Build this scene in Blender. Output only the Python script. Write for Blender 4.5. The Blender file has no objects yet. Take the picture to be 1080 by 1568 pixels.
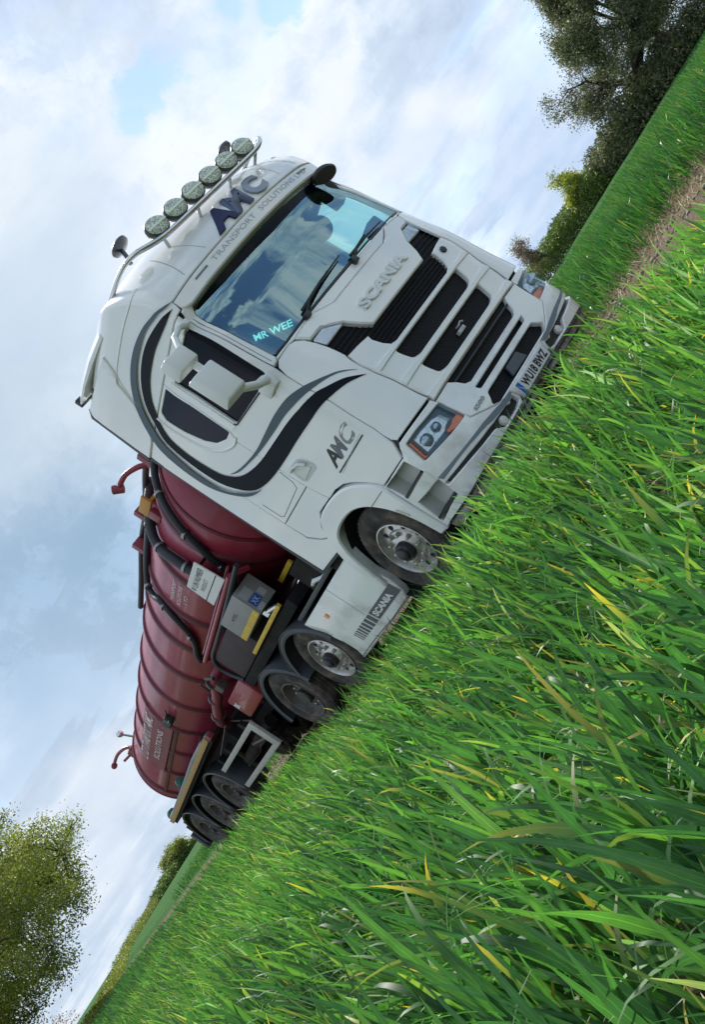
import bpy, bmesh, math, random
import numpy as np
from mathutils import Vector, Matrix
from mathutils.geometry import delaunay_2d_cdt
from math import radians as R_, sin, cos, pi, sqrt
random.seed(7); rng = np.random.default_rng(11)
SC = bpy.context.scene; COL = SC.collection

# ------------------------------------------------------------------ camera
cam = bpy.data.cameras.new('camera'); co = bpy.data.objects.new('camera', cam); COL.objects.link(co)
rx = Vector((0.468324, -0.266825, -0.842305)); dn = Vector((-0.690959, 0.483554, -0.537355)); fw = Vector((0.550679, 0.833655, 0.042095))
m = Matrix((rx, -dn, -fw)).transposed().to_4x4(); m.translation = Vector((-5.9721, -7.2558, 0.7073))
co.matrix_world = m
cam.sensor_fit = 'VERTICAL'; cam.sensor_height = 36; cam.lens = 35.182; cam.clip_start = .05; cam.clip_end = 6000
SC.camera = co

# ------------------------------------------------------------------ light and sky
SUN_EL, SUN_AZ = 50, 30      # azimuth clockwise from +Y
sd = Vector((sin(R_(SUN_AZ))*cos(R_(SUN_EL)), cos(R_(SUN_AZ))*cos(R_(SUN_EL)), sin(R_(SUN_EL))))
sun = bpy.data.lights.new('sun', 'SUN'); sun.energy = 4.2; sun.angle = R_(2.5); sun.color = (1, .95, .88)
so = bpy.data.objects.new('sun', sun); COL.objects.link(so); so.rotation_euler = sd.to_track_quat('Z', 'Y').to_euler()
W = bpy.data.worlds.new('World'); SC.world = W; W.use_nodes = True
nt = W.node_tree; nt.nodes.clear()
def N(nt, t, **k):
    n = nt.nodes.new(t)
    for a, b in k.items():
        if a.startswith('i_'):
            key = a[2:]; key = int(key) if key.isdigit() else key.replace('_', ' ')
            n.inputs[key].default_value = b
        else: setattr(n, a, b)
    return n
def ramp(n, pts):
    e = n.color_ramp.elements
    while len(e) > 1: e.remove(e[-1])
    e[0].position = pts[0][0]; c = pts[0][1]; e[0].color = (c, c, c, 1) if isinstance(c, (int, float)) else (*c, 1)
    for p, c in pts[1:]:
        q = e.new(p); q.color = (c, c, c, 1) if isinstance(c, (int, float)) else (*c, 1)
lk = nt.links.new
out = N(nt, 'ShaderNodeOutputWorld'); sky = N(nt, 'ShaderNodeTexSky', sky_type='NISHITA', sun_disc=False, sun_elevation=R_(SUN_EL), sun_rotation=R_(SUN_AZ))
sky.air_density = 1.0; sky.dust_density = .4; sky.ozone_density = 2.2
bgs = N(nt, 'ShaderNodeBackground', i_Strength=.13); lk(sky.outputs[0], bgs.inputs[0])
tc = N(nt, 'ShaderNodeTexCoord'); sp = N(nt, 'ShaderNodeSeparateXYZ'); lk(tc.outputs['Generated'], sp.inputs[0])
ad = N(nt, 'ShaderNodeMath', operation='ADD', i_1=.16); lk(sp.outputs[2], ad.inputs[0])
mxz = N(nt, 'ShaderNodeMath', operation='MAXIMUM', i_1=.05); lk(ad.outputs[0], mxz.inputs[0])
dx = N(nt, 'ShaderNodeMath', operation='DIVIDE'); dy = N(nt, 'ShaderNodeMath', operation='DIVIDE')
lk(sp.outputs[0], dx.inputs[0]); lk(mxz.outputs[0], dx.inputs[1]); lk(sp.outputs[1], dy.inputs[0]); lk(mxz.outputs[0], dy.inputs[1])
cx = N(nt, 'ShaderNodeCombineXYZ', i_2=3.7); lk(dx.outputs[0], cx.inputs[0]); lk(dy.outputs[0], cx.inputs[1])
mp = N(nt, 'ShaderNodeMapping'); mp.inputs['Rotation'].default_value = (0, 0, R_(35)); mp.inputs['Scale'].default_value = (.9, 1.2, 1); mp.inputs['Location'].default_value = (1.3, .4, 0)
lk(cx.outputs[0], mp.inputs[0])
n1 = N(nt, 'ShaderNodeTexNoise', i_Scale=1.5, i_Detail=9, i_Roughness=.55, i_Distortion=.3); lk(mp.outputs[0], n1.inputs['Vector'])
n2 = N(nt, 'ShaderNodeTexNoise', i_Scale=2.6, i_Detail=8, i_Roughness=.52, i_Distortion=.2); lk(mp.outputs[0], n2.inputs['Vector'])
n3 = N(nt, 'ShaderNodeTexNoise', i_Scale=7, i_Detail=8, i_Roughness=.6); lk(tc.outputs['Generated'], n3.inputs['Vector'])
r1 = N(nt, 'ShaderNodeValToRGB'); ramp(r1, [(.34, .25), (.44, .70), (.52, 1)]); lk(n1.outputs[0], r1.inputs[0])
wv = N(nt, 'ShaderNodeVectorMath', operation='SCALE'); lk(n3.outputs['Color'], wv.inputs[0]); wv.inputs['Scale'].default_value = .16
wa = N(nt, 'ShaderNodeVectorMath', operation='ADD'); lk(tc.outputs['Generated'], wa.inputs[0]); lk(wv.outputs[0], wa.inputs[1])
n4 = N(nt, 'ShaderNodeTexNoise', i_Scale=5.5, i_Detail=12, i_Roughness=.66); lk(wa.outputs[0], n4.inputs['Vector'])
av = N(nt, 'ShaderNodeMath', operation='MULTIPLY_ADD', i_1=.45); lk(n2.outputs[0], av.inputs[0]); av2 = N(nt, 'ShaderNodeMath', operation='MULTIPLY', i_1=.55); lk(n4.outputs[0], av2.inputs[0]); lk(av2.outputs[0], av.inputs[2])
r2 = N(nt, 'ShaderNodeValToRGB'); ramp(r2, [(.39, (.36, .48, .64)), (.47, (.54, .66, .80)), (.51, (.72, .81, .91)), (.555, (.93, .96, .99)), (.62, (1.0, 1.0, 1.0))]); lk(av.outputs[0], r2.inputs[0])
def M2(op, x, y, clamp=False):
    n = N(nt, 'ShaderNodeMath', operation=op, use_clamp=clamp)
    for k, v in enumerate((x, y)):
        if isinstance(v, (int, float)): n.inputs[k].default_value = v
        elif v is not None: lk(v, n.inputs[k])
    return n.outputs[0]
def region(d, r_in, r_out, k=1.0, src=n3):     # soft-edged part of the sky round a direction, its edge broken up by noise
    dp = N(nt, 'ShaderNodeVectorMath', operation='DOT_PRODUCT'); lk(tc.outputs['Generated'], dp.inputs[0]); dp.inputs[1].default_value = tuple(Vector(d).normalized())
    ang = M2('ARCCOSINE', dp.outputs['Value'], None); ang = M2('ADD', ang, M2('MULTIPLY', M2('SUBTRACT', src.outputs[0], .5), -k*R_(r_out)*2.2))
    mr = N(nt, 'ShaderNodeMapRange', interpolation_type='SMOOTHSTEP'); lk(ang, mr.inputs[0]); mr.inputs[1].default_value = R_(r_out); mr.inputs[2].default_value = R_(r_in); mr.inputs[3].default_value = 0; mr.inputs[4].default_value = 1
    return mr.outputs[0]
def cmix(f, a_, col):
    mc = N(nt, 'ShaderNodeMix', data_type='RGBA'); lk(f, mc.inputs[0]); lk(a_, mc.inputs[6])
    if isinstance(col, tuple): mc.inputs[7].default_value = (*col, 1)
    else: lk(col, mc.inputs[7])
    return mc.outputs[2]
ccol = r2.outputs[0]; cov = r1.outputs[0]
bright = M2('MULTIPLY', region((.584, .697, .417), 4, 26, .6), .55); ccol = cmix(M2('MULTIPLY', bright, .7), ccol, (.90, .94, .99)); cov = M2('MAXIMUM', cov, M2('MULTIPLY', bright, 1.8, True))
mass = region((.40, .86, .31), 5, 19, 1.1, n4); ccol = cmix(M2('MULTIPLY', mass, .7), ccol, (.50, .62, .74)); cov = M2('MAXIMUM', cov, mass)
veil = region((.76, .60, .22), 4, 24, .6); ccol = cmix(M2('MULTIPLY', veil, .38), ccol, (.72, .80, .94)); cov = M2('MAXIMUM', cov, M2('MULTIPLY', veil, .85))
low = region((.82, .57, .03), 2, 17, .3); ccol = cmix(M2('MULTIPLY', low, .75), ccol, (.50, .64, .86)); cov = M2('MAXIMUM', cov, low)
for d, a_, b_, q in (((.34, .905, .235), 3, 10, .9), ((.27, .95, .17), 2, 7, .8), ((.40, .88, .20), 1, 6, .7)):
    ccol = cmix(M2('MULTIPLY', region(d, a_, b_, 1.0, n4), q), ccol, (.30, .44, .60))
cov = M2('MAXIMUM', cov, M2('MULTIPLY', region((.32, .92, .2), 8, 16, .4), .9))
for d, a_, b_ in (((.235, .966, .105), .3, 3.2), ((.285, .95, .085), .3, 2.6), ((.17, .98, .06), .3, 3), ((.818, .562, .15), .2, 2.0), ((.80, .575, .19), .2, 1.6)):
    w_ = region(d, a_, b_, 1.3); ccol = cmix(M2('MULTIPLY', w_, .6), ccol, (.88, .91, .96)); cov = M2('MAXIMUM', cov, w_)
for d, a_, b_ in (((.69, .595, .413), 1.2, 2.3), ((.670, .622, .405), .6, 1.5), ((.655, .642, .399), .3, .9), ((.770, .54, .340), .9, 1.7), ((.748, .555, .375), .6, 1.4)):
    cov = M2('MULTIPLY', cov, M2('SUBTRACT', 1, M2('MULTIPLY', region(d, a_, b_, 2.4, n4), .85)))
hz_ = region((.17, .985, .02), 4, 20, .3); ccol = cmix(M2('MULTIPLY', hz_, .6), ccol, (.62, .71, .84)); cov = M2('MAXIMUM', cov, hz_)
# the half of the sky behind the camera is blue with heaped clouds, as the windscreen mirrors it
rb = N(nt, 'ShaderNodeValToRGB'); ramp(rb, [(.49, 0), (.53, 1)]); lk(n1.outputs[0], rb.inputs[0])
back = region((.35, -.70, .55), 30, 62, .15)
cb = N(nt, 'ShaderNodeMix', data_type='FLOAT'); lk(back, cb.inputs[0]); lk(cov, cb.inputs[2]); lk(rb.outputs[0], cb.inputs[3]); cov = cb.outputs[0]
bgc = N(nt, 'ShaderNodeBackground', i_Strength=.76); lk(ccol, bgc.inputs[0])
mx = N(nt, 'ShaderNodeMixShader'); lk(cov, mx.inputs[0]); lk(bgs.outputs[0], mx.inputs[1]); lk(bgc.outputs[0], mx.inputs[2])
lk(mx.outputs[0], out.inputs[0])
SC.view_settings.view_transform = 'Standard'; SC.view_settings.look = 'None'; SC.view_settings.exposure = .54; SC.view_settings.gamma = 1
SC.cycles.max_bounces = 8; SC.cycles.transparent_max_bounces = 12

# ------------------------------------------------------------------ materials
MATS = {}
def mat(name, col, rough=.5, metal=0, coat=0, bump=0, bscale=60, var=0, vscale=4, spec=.5, col2=None, c2lo=.55, c2hi=.7, detail=5, dirt=None, dlo=.5, dhi=.75, dscale=2.2):
    if name in MATS: return MATS[name]
    M = bpy.data.materials.new(name); M.use_nodes = True; t = M.node_tree; b = t.nodes['Principled BSDF']
    b.inputs['Roughness'].default_value = rough; b.inputs['Metallic'].default_value = metal
    b.inputs['Coat Weight'].default_value = coat; b.inputs['Coat Roughness'].default_value = .06; b.inputs['Specular IOR Level'].default_value = spec
    tcn = N(t, 'ShaderNodeTexCoord')
    b.inputs['Base Color'].default_value = (*col, 1)
    last = None
    if var or col2:
        nz = N(t, 'ShaderNodeTexNoise', i_Scale=vscale, i_Detail=detail, i_Roughness=.6); t.links.new(tcn.outputs['Object'], nz.inputs['Vector'])
        cr = N(t, 'ShaderNodeValToRGB')
        if col2: ramp(cr, [(c2lo, col), (c2hi, col2)])
        else: ramp(cr, [(.3, tuple(c*(1-var) for c in col)), (.7, tuple(min(1, c*(1+var)) for c in col))])
        t.links.new(nz.outputs[0], cr.inputs[0]); t.links.new(cr.outputs[0], b.inputs['Base Color']); last = cr.outputs[0]
    if dirt:
        nz = N(t, 'ShaderNodeTexNoise', i_Scale=dscale, i_Detail=8, i_Roughness=.65); t.links.new(tcn.outputs['Object'], nz.inputs['Vector'])
        cr = N(t, 'ShaderNodeValToRGB'); ramp(cr, [(dlo, 0.), (dhi, 1.)]); t.links.new(nz.outputs[0], cr.inputs[0])
        sx = N(t, 'ShaderNodeSeparateXYZ'); t.links.new(tcn.outputs['Object'], sx.inputs[0])
        mr = N(t, 'ShaderNodeMapRange'); mr.inputs[1].default_value = dirt[1]; mr.inputs[2].default_value = dirt[2]; mr.inputs[3].default_value = 1; mr.inputs[4].default_value = dirt[3]
        t.links.new(sx.outputs[2], mr.inputs[0])
        ml = N(t, 'ShaderNodeMath', operation='MULTIPLY'); t.links.new(cr.outputs[0], ml.inputs[0]); t.links.new(mr.outputs[0], ml.inputs[1])
        mc = N(t, 'ShaderNodeMix', data_type='RGBA'); mc.inputs[7].default_value = (*dirt[0], 1); t.links.new(ml.outputs[0], mc.inputs[0])
        if last: t.links.new(last, mc.inputs[6])
        else: mc.inputs[6].default_value = (*col, 1)
        t.links.new(mc.outputs[2], b.inputs['Base Color'])
        ra = N(t, 'ShaderNodeMath', operation='MULTIPLY_ADD', i_1=.4, i_2=rough); t.links.new(ml.outputs[0], ra.inputs[0]); t.links.new(ra.outputs[0], b.inputs['Roughness'])
    if bump:
        nz = N(t, 'ShaderNodeTexNoise', i_Scale=bscale, i_Detail=4); t.links.new(tcn.outputs['Object'], nz.inputs['Vector'])
        bp = N(t, 'ShaderNodeBump', i_Strength=bump, i_Distance=.01); t.links.new(nz.outputs[0], bp.inputs['Height']); t.links.new(bp.outputs[0], b.inputs['Normal'])
    MATS[name] = M; return M
MUD = (.16, .12, .085)
WHITE = mat('white_paint', (.80, .82, .81), .22, coat=.8, dirt=(MUD, .30, 1.10, .035), dlo=.47, dhi=.74, var=.02, vscale=.9)
WHITE2 = mat('white_plastic', (.72, .74, .73), .38, var=.03)
TRIMW = mat('grey_white_plastic', (.60, .62, .61), .5, var=.06, dirt=(MUD, .25, .9, .1), dlo=.48, dhi=.75)
VALANCE = mat('scuffed_valance', (.38, .38, .37), .6, dirt=((.11, .075, .05), .2, .6, .5), dlo=.40, dhi=.56, dscale=7)
BLACK = mat('black_plastic', (.018, .02, .026), .42, bump=.1, bscale=200)
GLOSSB = mat('dark_glass', (.002, .004, .009), .1, spec=.09)
DARK = mat('dark_chassis', (.010, .010, .012), .75, spec=.2, var=.3, vscale=7, dirt=(MUD, .2, 1.2, .15), dlo=.45, dhi=.7)
VOID = mat('dark_interior', (.012, .016, .022), .8)
NAVY = mat('navy_vinyl', (.030, .038, .10), .5, spec=.15)
GREYV = mat('grey_vinyl', (.085, .12, .15), .45, spec=.2)
BLKV = mat('black_vinyl', (.008, .011, .019), .5, spec=.1)
MIDV = mat('charcoal_vinyl', (.06, .075, .10), .28, coat=.3)
GREYT = mat('grey_letter', (.24, .27, .30), .35)
FADET = mat('faded_letter', (.38, .40, .45), .5)
CHROME = mat('polished_steel', (.62, .62, .63), .18, metal=1, bump=.03, bscale=30)
RUBBER = mat('tyre_rubber', (.028, .027, .028), .8, bump=.35, bscale=70, dirt=((.15, .12, .095), -1, 3, 1), dlo=.44, dhi=.66, dscale=6)
RIM = mat('wheel_alloy', (.55, .54, .51), .35, metal=.75, dirt=((.10, .07, .05), -1, 3, 1), dlo=.50, dhi=.85, dscale=9)
RIMD = mat('dusty_wheel_steel', (.15, .14, .135), .6, metal=.2, dirt=((.08, .06, .05), -1, 3, 1), dlo=.45, dhi=.65, dscale=8)
NUT = mat('wheel_nut_steel', (.42, .40, .36), .38, metal=.7, col2=(.30, .26, .20), vscale=30)
HUBD = mat('hub_grease', (.02, .02, .024), .5, col2=(.09, .06, .045), vscale=25)
MARoon = mat('maroon_paint', (.27, .022, .052), .42, coat=.25, var=.10, vscale=1.3, dirt=((.30, .08, .11), -1, 5, .4), dlo=.52, dhi=.85, bump=.04, bscale=3)
MARD = mat('maroon_band', (.10, .008, .022), .45, var=.15)
HOSE = mat('hose_rubber', (.018, .02, .03), .5, bump=.3, bscale=90)
ORANGE = mat('orange_lens', (.85, .17, .015), .2, coat=.8)
YELLOW = mat('yellow_paint', (.62, .42, .04), .5, var=.15, vscale=9)
WOODY = mat('ochre_rail', (.42, .27, .10), .6, col2=(.25, .15, .06), vscale=12)
FENDG = mat('grey_fender_plastic', (.055, .062, .075), .55, bump=.1, var=.2, vscale=5, dirt=(MUD, .2, 1.4, .4), dlo=.5, dhi=.8)
ALU = mat('aluminium', (.42, .42, .42), .45, metal=.3, var=.1, vscale=8)
BOXG = mat('grey_box_paint', (.26, .26, .26), .5, var=.08)
GUARD = mat('side_guard_paint', (.42, .41, .38), .55, var=.12, vscale=10)
SIGNW = mat('sign_white', (.68, .69, .68), .4, var=.03)
PLATEW = mat('plate_white', (.72, .74, .76), .3)
BLUE = mat('plate_blue', (.01, .10, .50), .3)
TEXTB = mat('black_letter', (.01, .01, .012), .4)
TEXTG = mat('soft_black_letter', (.05, .055, .06), .45)
TXTPINK = mat('worn_pink_letter', (.62, .50, .50), .5, var=.25, vscale=12)
SEAT = mat('seat_fabric', (.03, .032, .036), .8)
REDB = mat('red_toolbox', (.26, .012, .028), .4, coat=.3, var=.1)
def honey():
    M = bpy.data.materials.new('honeycomb_mesh'); M.use_nodes = True; t = M.node_tree; b = t.nodes['Principled BSDF']
    tcn = N(t, 'ShaderNodeTexCoord'); mpn = N(t, 'ShaderNodeMapping'); mpn.inputs['Rotation'].default_value = (R_(90), 0, 0); t.links.new(tcn.outputs['Object'], mpn.inputs[0])
    br = N(t, 'ShaderNodeTexBrick', offset=.5, i_Scale=1); br.inputs['Color1'].default_value = (.0, .0, .0, 1); br.inputs['Color2'].default_value = (0, 0, 0, 1); br.inputs['Mortar'].default_value = (1, 1, 1, 1)
    br.inputs['Brick Width'].default_value = .034; br.inputs['Row Height'].default_value = .02; br.inputs['Mortar Size'].default_value = .0045; br.inputs['Mortar Smooth'].default_value = .4
    t.links.new(mpn.outputs[0], br.inputs['Vector'])
    cr = N(t, 'ShaderNodeValToRGB'); ramp(cr, [(0, (.002, .002, .003)), (1, (.016, .017, .024))]); t.links.new(br.outputs['Color'], cr.inputs[0]); t.links.new(cr.outputs[0], b.inputs['Base Color'])
    bp = N(t, 'ShaderNodeBump', i_Strength=1, i_Distance=.01); t.links.new(br.outputs['Color'], bp.inputs['Height']); t.links.new(bp.outputs[0], b.inputs['Normal']); b.inputs['Roughness'].default_value = .55; b.inputs['Specular IOR Level'].default_value = .2
    return M
HONEY = honey()
def glassmat(name, tint, ior, dens):
    M = bpy.data.materials.new(name); M.use_nodes = True; t = M.node_tree; t.nodes.clear()
    o = N(t, 'ShaderNodeOutputMaterial'); tr = N(t, 'ShaderNodeBsdfTransparent'); tr.inputs[0].default_value = (*tint, 1)
    gl = N(t, 'ShaderNodeBsdfGlossy'); gl.inputs['Roughness'].default_value = .015; gl.inputs[0].default_value = (.62, .92, .98, 1)
    fr = N(t, 'ShaderNodeFresnel', i_IOR=ior); mxs = N(t, 'ShaderNodeMixShader')
    t.links.new(fr.outputs[0], mxs.inputs[0]); t.links.new(tr.outputs[0], mxs.inputs[1]); t.links.new(gl.outputs[0], mxs.inputs[2]); t.links.new(mxs.outputs[0], o.inputs[0])
    return M
WSG = glassmat('windscreen_glass', (.50, .76, .70), 3.5, 0)
TEALG = glassmat('side_window_glass', (.75, .97, .95), 1.35, 0)
LENS = glassmat('lamp_lens', (.95, .97, 1), 1.22, 0)
LAMPIN = mat('lamp_reflector', (.62, .70, .74), .2, metal=.5, bump=.9, bscale=26)
LAMPBK = mat('lamp_housing', (.05, .09, .13), .25)
def covermat():
    M = bpy.data.materials.new('lamp_cover_print'); M.use_nodes = True; t = M.node_tree; b = t.nodes['Principled BSDF']
    tcn = N(t, 'ShaderNodeTexCoord'); vo = N(t, 'ShaderNodeTexNoise', i_Scale=42, i_Detail=2, i_Distortion=2.2)
    t.links.new(tcn.outputs['Object'], vo.inputs['Vector']); cr = N(t, 'ShaderNodeValToRGB'); ramp(cr, [(.46, (.80, .86, .74)), (.54, (.24, .30, .26))])
    t.links.new(vo.outputs[0], cr.inputs[0]); t.links.new(cr.outputs[0], b.inputs['Base Color']); b.inputs['Roughness'].default_value = .3
    bp = N(t, 'ShaderNodeBump', i_Strength=.6, i_Distance=.01); t.links.new(vo.outputs[0], bp.inputs['Height']); t.links.new(bp.outputs[0], b.inputs['Normal'])
    return M
COVER = covermat(); COVERL = mat('lamp_cover_bar', (.80, .88, .72), .3)

# ------------------------------------------------------------------ mesh helpers
ROOTLOC = {}
def root(name, loc, label, cat, group=None, rz=0):
    o = bpy.data.objects.new(name, None); COL.objects.link(o); o.location = loc; o.rotation_euler[2] = rz; o.empty_display_size = .3
    o['label'] = label; o['category'] = cat
    if group: o['group'] = group
    ROOTLOC[o.name] = Vector(loc); return o
def attach(o, parent):
    if parent is not None:
        o.parent = parent
        if parent.name in ROOTLOC: o.matrix_parent_inverse = Matrix.Translation(-ROOTLOC[parent.name])
    return o
def mesh(name, V, F, mat_, parent=None, smooth=30, mats=None, mi=None, recalc=False):
    me = bpy.data.meshes.new(name); me.from_pydata([tuple(v) for v in V], [], F)
    for mm in (mats or [mat_]): me.materials.append(mm)
    if mi: me.polygons.foreach_set('material_index', mi)
    if recalc:
        bm = bmesh.new(); bm.from_mesh(me); bmesh.ops.recalc_face_normals(bm, faces=bm.faces); bm.to_mesh(me); bm.free()
    if smooth:
        me.polygons.foreach_set('use_smooth', [True]*len(me.polygons)); me.set_sharp_from_angle(angle=R_(smooth))
    me.update()
    o = bpy.data.objects.new(name, me); COL.objects.link(o); attach(o, parent); return o
class MB:
    def __init__(s): s.v = []; s.f = []
    def add(s, V, F): k = len(s.v); s.v += [tuple(v) for v in V]; s.f += [tuple(i+k for i in f) for f in F]; return s
    def box(s, a, b, bev=0, M=None):
        x0, y0, z0 = [min(a[i], b[i]) for i in range(3)]; x1, y1, z1 = [max(a[i], b[i]) for i in range(3)]
        bm = bmesh.new(); bmesh.ops.create_cube(bm, size=1)
        for v in bm.verts: v.co = Vector((x0+(v.co.x+.5)*(x1-x0), y0+(v.co.y+.5)*(y1-y0), z0+(v.co.z+.5)*(z1-z0)))
        if bev: bmesh.ops.bevel(bm, geom=bm.edges[:], offset=bev, segments=2, affect='EDGES', profile=.6)
        if M: bmesh.ops.transform(bm, matrix=M, verts=bm.verts)
        bm.verts.index_update(); s.add([v.co for v in bm.verts], [[v.index for v in f.verts] for f in bm.faces]); bm.free(); return s
    def tube(s, pts, r, n=8, cap=True):
        P = [Vector(p) for p in pts]; rs = r if isinstance(r, (list, tuple)) else [r]*len(P); V = []; F = []
        up = Vector((0, 0, 1)); prev = None
        for i, p in enumerate(P):
            d = (P[min(i+1, len(P)-1)]-P[max(i-1, 0)]).normalized()
            if prev is None:
                a = d.cross(up if abs(d.z) < .95 else Vector((1, 0, 0))).normalized()
            else: a = (prev - d*prev.dot(d)).normalized()
            prev = a; b = d.cross(a)
            for k in range(n): t = 2*pi*k/n; V.append(p+(a*cos(t)+b*sin(t))*rs[i])
        for i in range(len(P)-1):
            for k in range(n): F.append((i*n+k, i*n+(k+1) % n, (i+1)*n+(k+1) % n, (i+1)*n+k))
        if cap: F.append(tuple(range(n-1, -1, -1))); F.append(tuple((len(P)-1)*n+k for k in range(n)))
        return s.add(V, F)
    def lathe(s, prof, c=(0, 0, 0), ax='x', n=48, sx=-1, scale=(1, 1)):
        V = []; F = []
        for (r, h) in prof:
            for k in range(n):
                t = 2*pi*k/n; a, b = r*cos(t)*scale[0], r*sin(t)*scale[1]
                p = (sx*h, a, b) if ax == 'x' else ((a, sx*h, b) if ax == 'y' else (a, b, h))
                V.append((p[0]+c[0], p[1]+c[1], p[2]+c[2]))
        for i in range(len(prof)-1):
            for k in range(n): F.append((i*n+k, i*n+(k+1) % n, (i+1)*n+(k+1) % n, (i+1)*n+k))
        return s.add(V, F)
    def prism(s, poly, fn, d0, d1):
        n = len(poly); V = [fn(a, b, d0) for a, b in poly]+[fn(a, b, d1) for a, b in poly]
        return s.add(V, [tuple(range(n)), tuple(range(2*n-1, n-1, -1))]+[(i, (i+1) % n, n+(i+1) % n, n+i) for i in range(n)])
    def done(s, name, mat_, parent=None, smooth=35): return mesh(name, s.v, s.f, mat_, parent, smooth, recalc=True)
def catmull(P, k=6, closed=False):
    n = len(P); out = []; rngi = range(n if closed else n-1)
    for i in rngi:
        g = (lambda j: P[j % n]) if closed else (lambda j: P[max(0, min(n-1, j))])
        a, b, c, d = [np.array(g(i+j), float) for j in (-1, 0, 1, 2)]
        for q in range(k):
            t = q/k; out.append(tuple(.5*((2*b)+(-a+c)*t+(2*a-5*b+4*c-d)*t*t+(-a+3*b-3*c+d)*t**3)))
    if not closed: out.append(tuple(P[-1]))
    return out
def dens(P, res):
    out = []; n = len(P)
    for i in range(n):
        a = P[i]; b = P[(i+1) % n]; L = math.hypot(a[0]-b[0], a[1]-b[1]); k = max(1, int(math.ceil(L/res)))
        if L < 1e-5: continue
        for q in range(k): t = q/k; out.append((a[0]+(b[0]-a[0])*t, a[1]+(b[1]-a[1])*t))
    return out
def area2(P): return sum(P[i][0]*P[(i+1) % len(P)][1]-P[(i+1) % len(P)][0]*P[i][1] for i in range(len(P)))/2
def inset(P, d):          # positive = into the polygon
    if area2(P) < 0: P = P[::-1]
    n = len(P); out = []
    for i in range(n):
        a, b, c = P[i-1], P[i], P[(i+1) % n]
        e1 = (b[0]-a[0], b[1]-a[1]); e2 = (c[0]-b[0], c[1]-b[1]); l1 = math.hypot(*e1) or 1; l2 = math.hypot(*e2) or 1
        n1_ = (-e1[1]/l1, e1[0]/l1); n2_ = (-e2[1]/l2, e2[0]/l2); q = 1+n1_[0]*n2_[0]+n1_[1]*n2_[1]; q = max(q, .5)
        out.append((b[0]+d*(n1_[0]+n2_[0])/q, b[1]+d*(n1_[1]+n2_[1])/q))
    return out
def rounded(P, r, k=4):
    out = []; n = len(P)
    for i in range(n):
        a, b, c = [np.array(P[j % n], float) for j in (i-1, i, i+1)]
        la = np.linalg.norm(a-b); lc = np.linalg.norm(c-b); q = min(r, la*.45, lc*.45)
        p = b+(a-b)/la*q; s = b+(c-b)/lc*q
        for j in range(k+1): t = j/k; out.append(tuple((1-t)**2*p+2*t*(1-t)*b+t*t*s))
    return out
def inside(px, py, P):
    P = np.array(P); x0, y0 = P[:, 0], P[:, 1]; x1, y1 = np.roll(x0, -1), np.roll(y0, -1)
    px = px[:, None]; py = py[:, None]
    c = ((y0 > py) != (y1 > py)) & (px < (x1-x0)*(py-y0)/np.where(y1 == y0, 1e-12, y1-y0)+x0)
    return (c.sum(1) % 2) == 1
def panel(name, outline, mat_, parent, holes=(), off=0., thick=.02, res=.06, roll=.006, fn=None, mir=False, grid=None, smooth=40):
    fn = fn or shell
    loops = []; dz = []
    O = dens(outline, res); O = O if area2(O) > 0 else O[::-1]
    loops.append(O); dz.append(roll)
    if roll: loops.append(inset(O, roll)); dz.append(0)
    HH = []
    for h in holes:
        h = dens(h, res); h = h if area2(h) > 0 else h[::-1]; HH.append(h)
        loops.append(h); dz.append(roll)
        if roll: loops.append(inset(h, -roll)); dz.append(0)
    V = []; E = []; D = []
    for L, d in zip(loops, dz):
        k = len(V); V += [Vector(p) for p in L]; D += [d]*len(L); E += [(k+i, k+(i+1) % len(L)) for i in range(len(L))]
    g = grid or res*1.15
    us = [p[0] for p in O]; zs = [p[1] for p in O]
    gx, gy = np.meshgrid(np.arange(min(us)+g*.5, max(us), g), np.arange(min(zs)+g*.5, max(zs), g)); gx = gx.ravel(); gy = gy.ravel()
    if len(gx):
        ok = inside(gx, gy, O)
        for h in HH: ok &= ~inside(gx, gy, h)
        allp = np.array([tuple(v) for v in V])
        for x, y in zip(gx[ok], gy[ok]):
            if np.min((allp[:, 0]-x)**2+(allp[:, 1]-y)**2) > (g*.4)**2: V.append(Vector((x, y))); D.append(0)
    vo, eo, fo, ov, oe, of_ = delaunay_2d_cdt(V, E, [], 0, 1e-6)
    dd = [max([D[j] for j in o] or [0]) for o in ov]
    fc = np.array([[sum(vo[i][0] for i in f)/3, sum(vo[i][1] for i in f)/3] for f in fo])
    ok = inside(fc[:, 0], fc[:, 1], O)
    for h in HH: ok &= ~inside(fc[:, 0], fc[:, 1], h)
    F = [list(f) for f, q in zip(fo, ok) if q]
    s = -1 if mir else 1
    P3 = [Vector(fn(s*v[0], v[1], off-d)) for v, d in zip(vo, dd)]
    f = F[len(F)//2]; c2 = vo[f[0]]
    nrm = (P3[f[1]]-P3[f[0]]).cross(P3[f[2]]-P3[f[0]]); ou = Vector(fn(s*c2[0], c2[1], off+.05))-Vector(fn(s*c2[0], c2[1], off))
    if nrm.dot(ou) < 0: F = [x[::-1] for x in F]
    if thick:
        cnt = {}
        for f in F:
            for i in range(len(f)): a, b = f[i], f[(i+1) % len(f)]; cnt[(a, b)] = 1
        bd = [(a, b) for a, b in cnt if (b, a) not in cnt]; mp_ = {}
        for a, b in bd:
            for q in (a, b):
                if q not in mp_: mp_[q] = len(P3); P3.append(Vector(fn(s*vo[q][0], vo[q][1], off-dd[q]-thick)))
        F += [[b, a, mp_[a], mp_[b]] for a, b in bd]
    used = sorted({i for f in F for i in f}); ix = {q: i for i, q in enumerate(used)}
    return mesh(name, [P3[i] for i in used], [[ix[i] for i in f] for f in F], mat_, parent, smooth)
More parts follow.
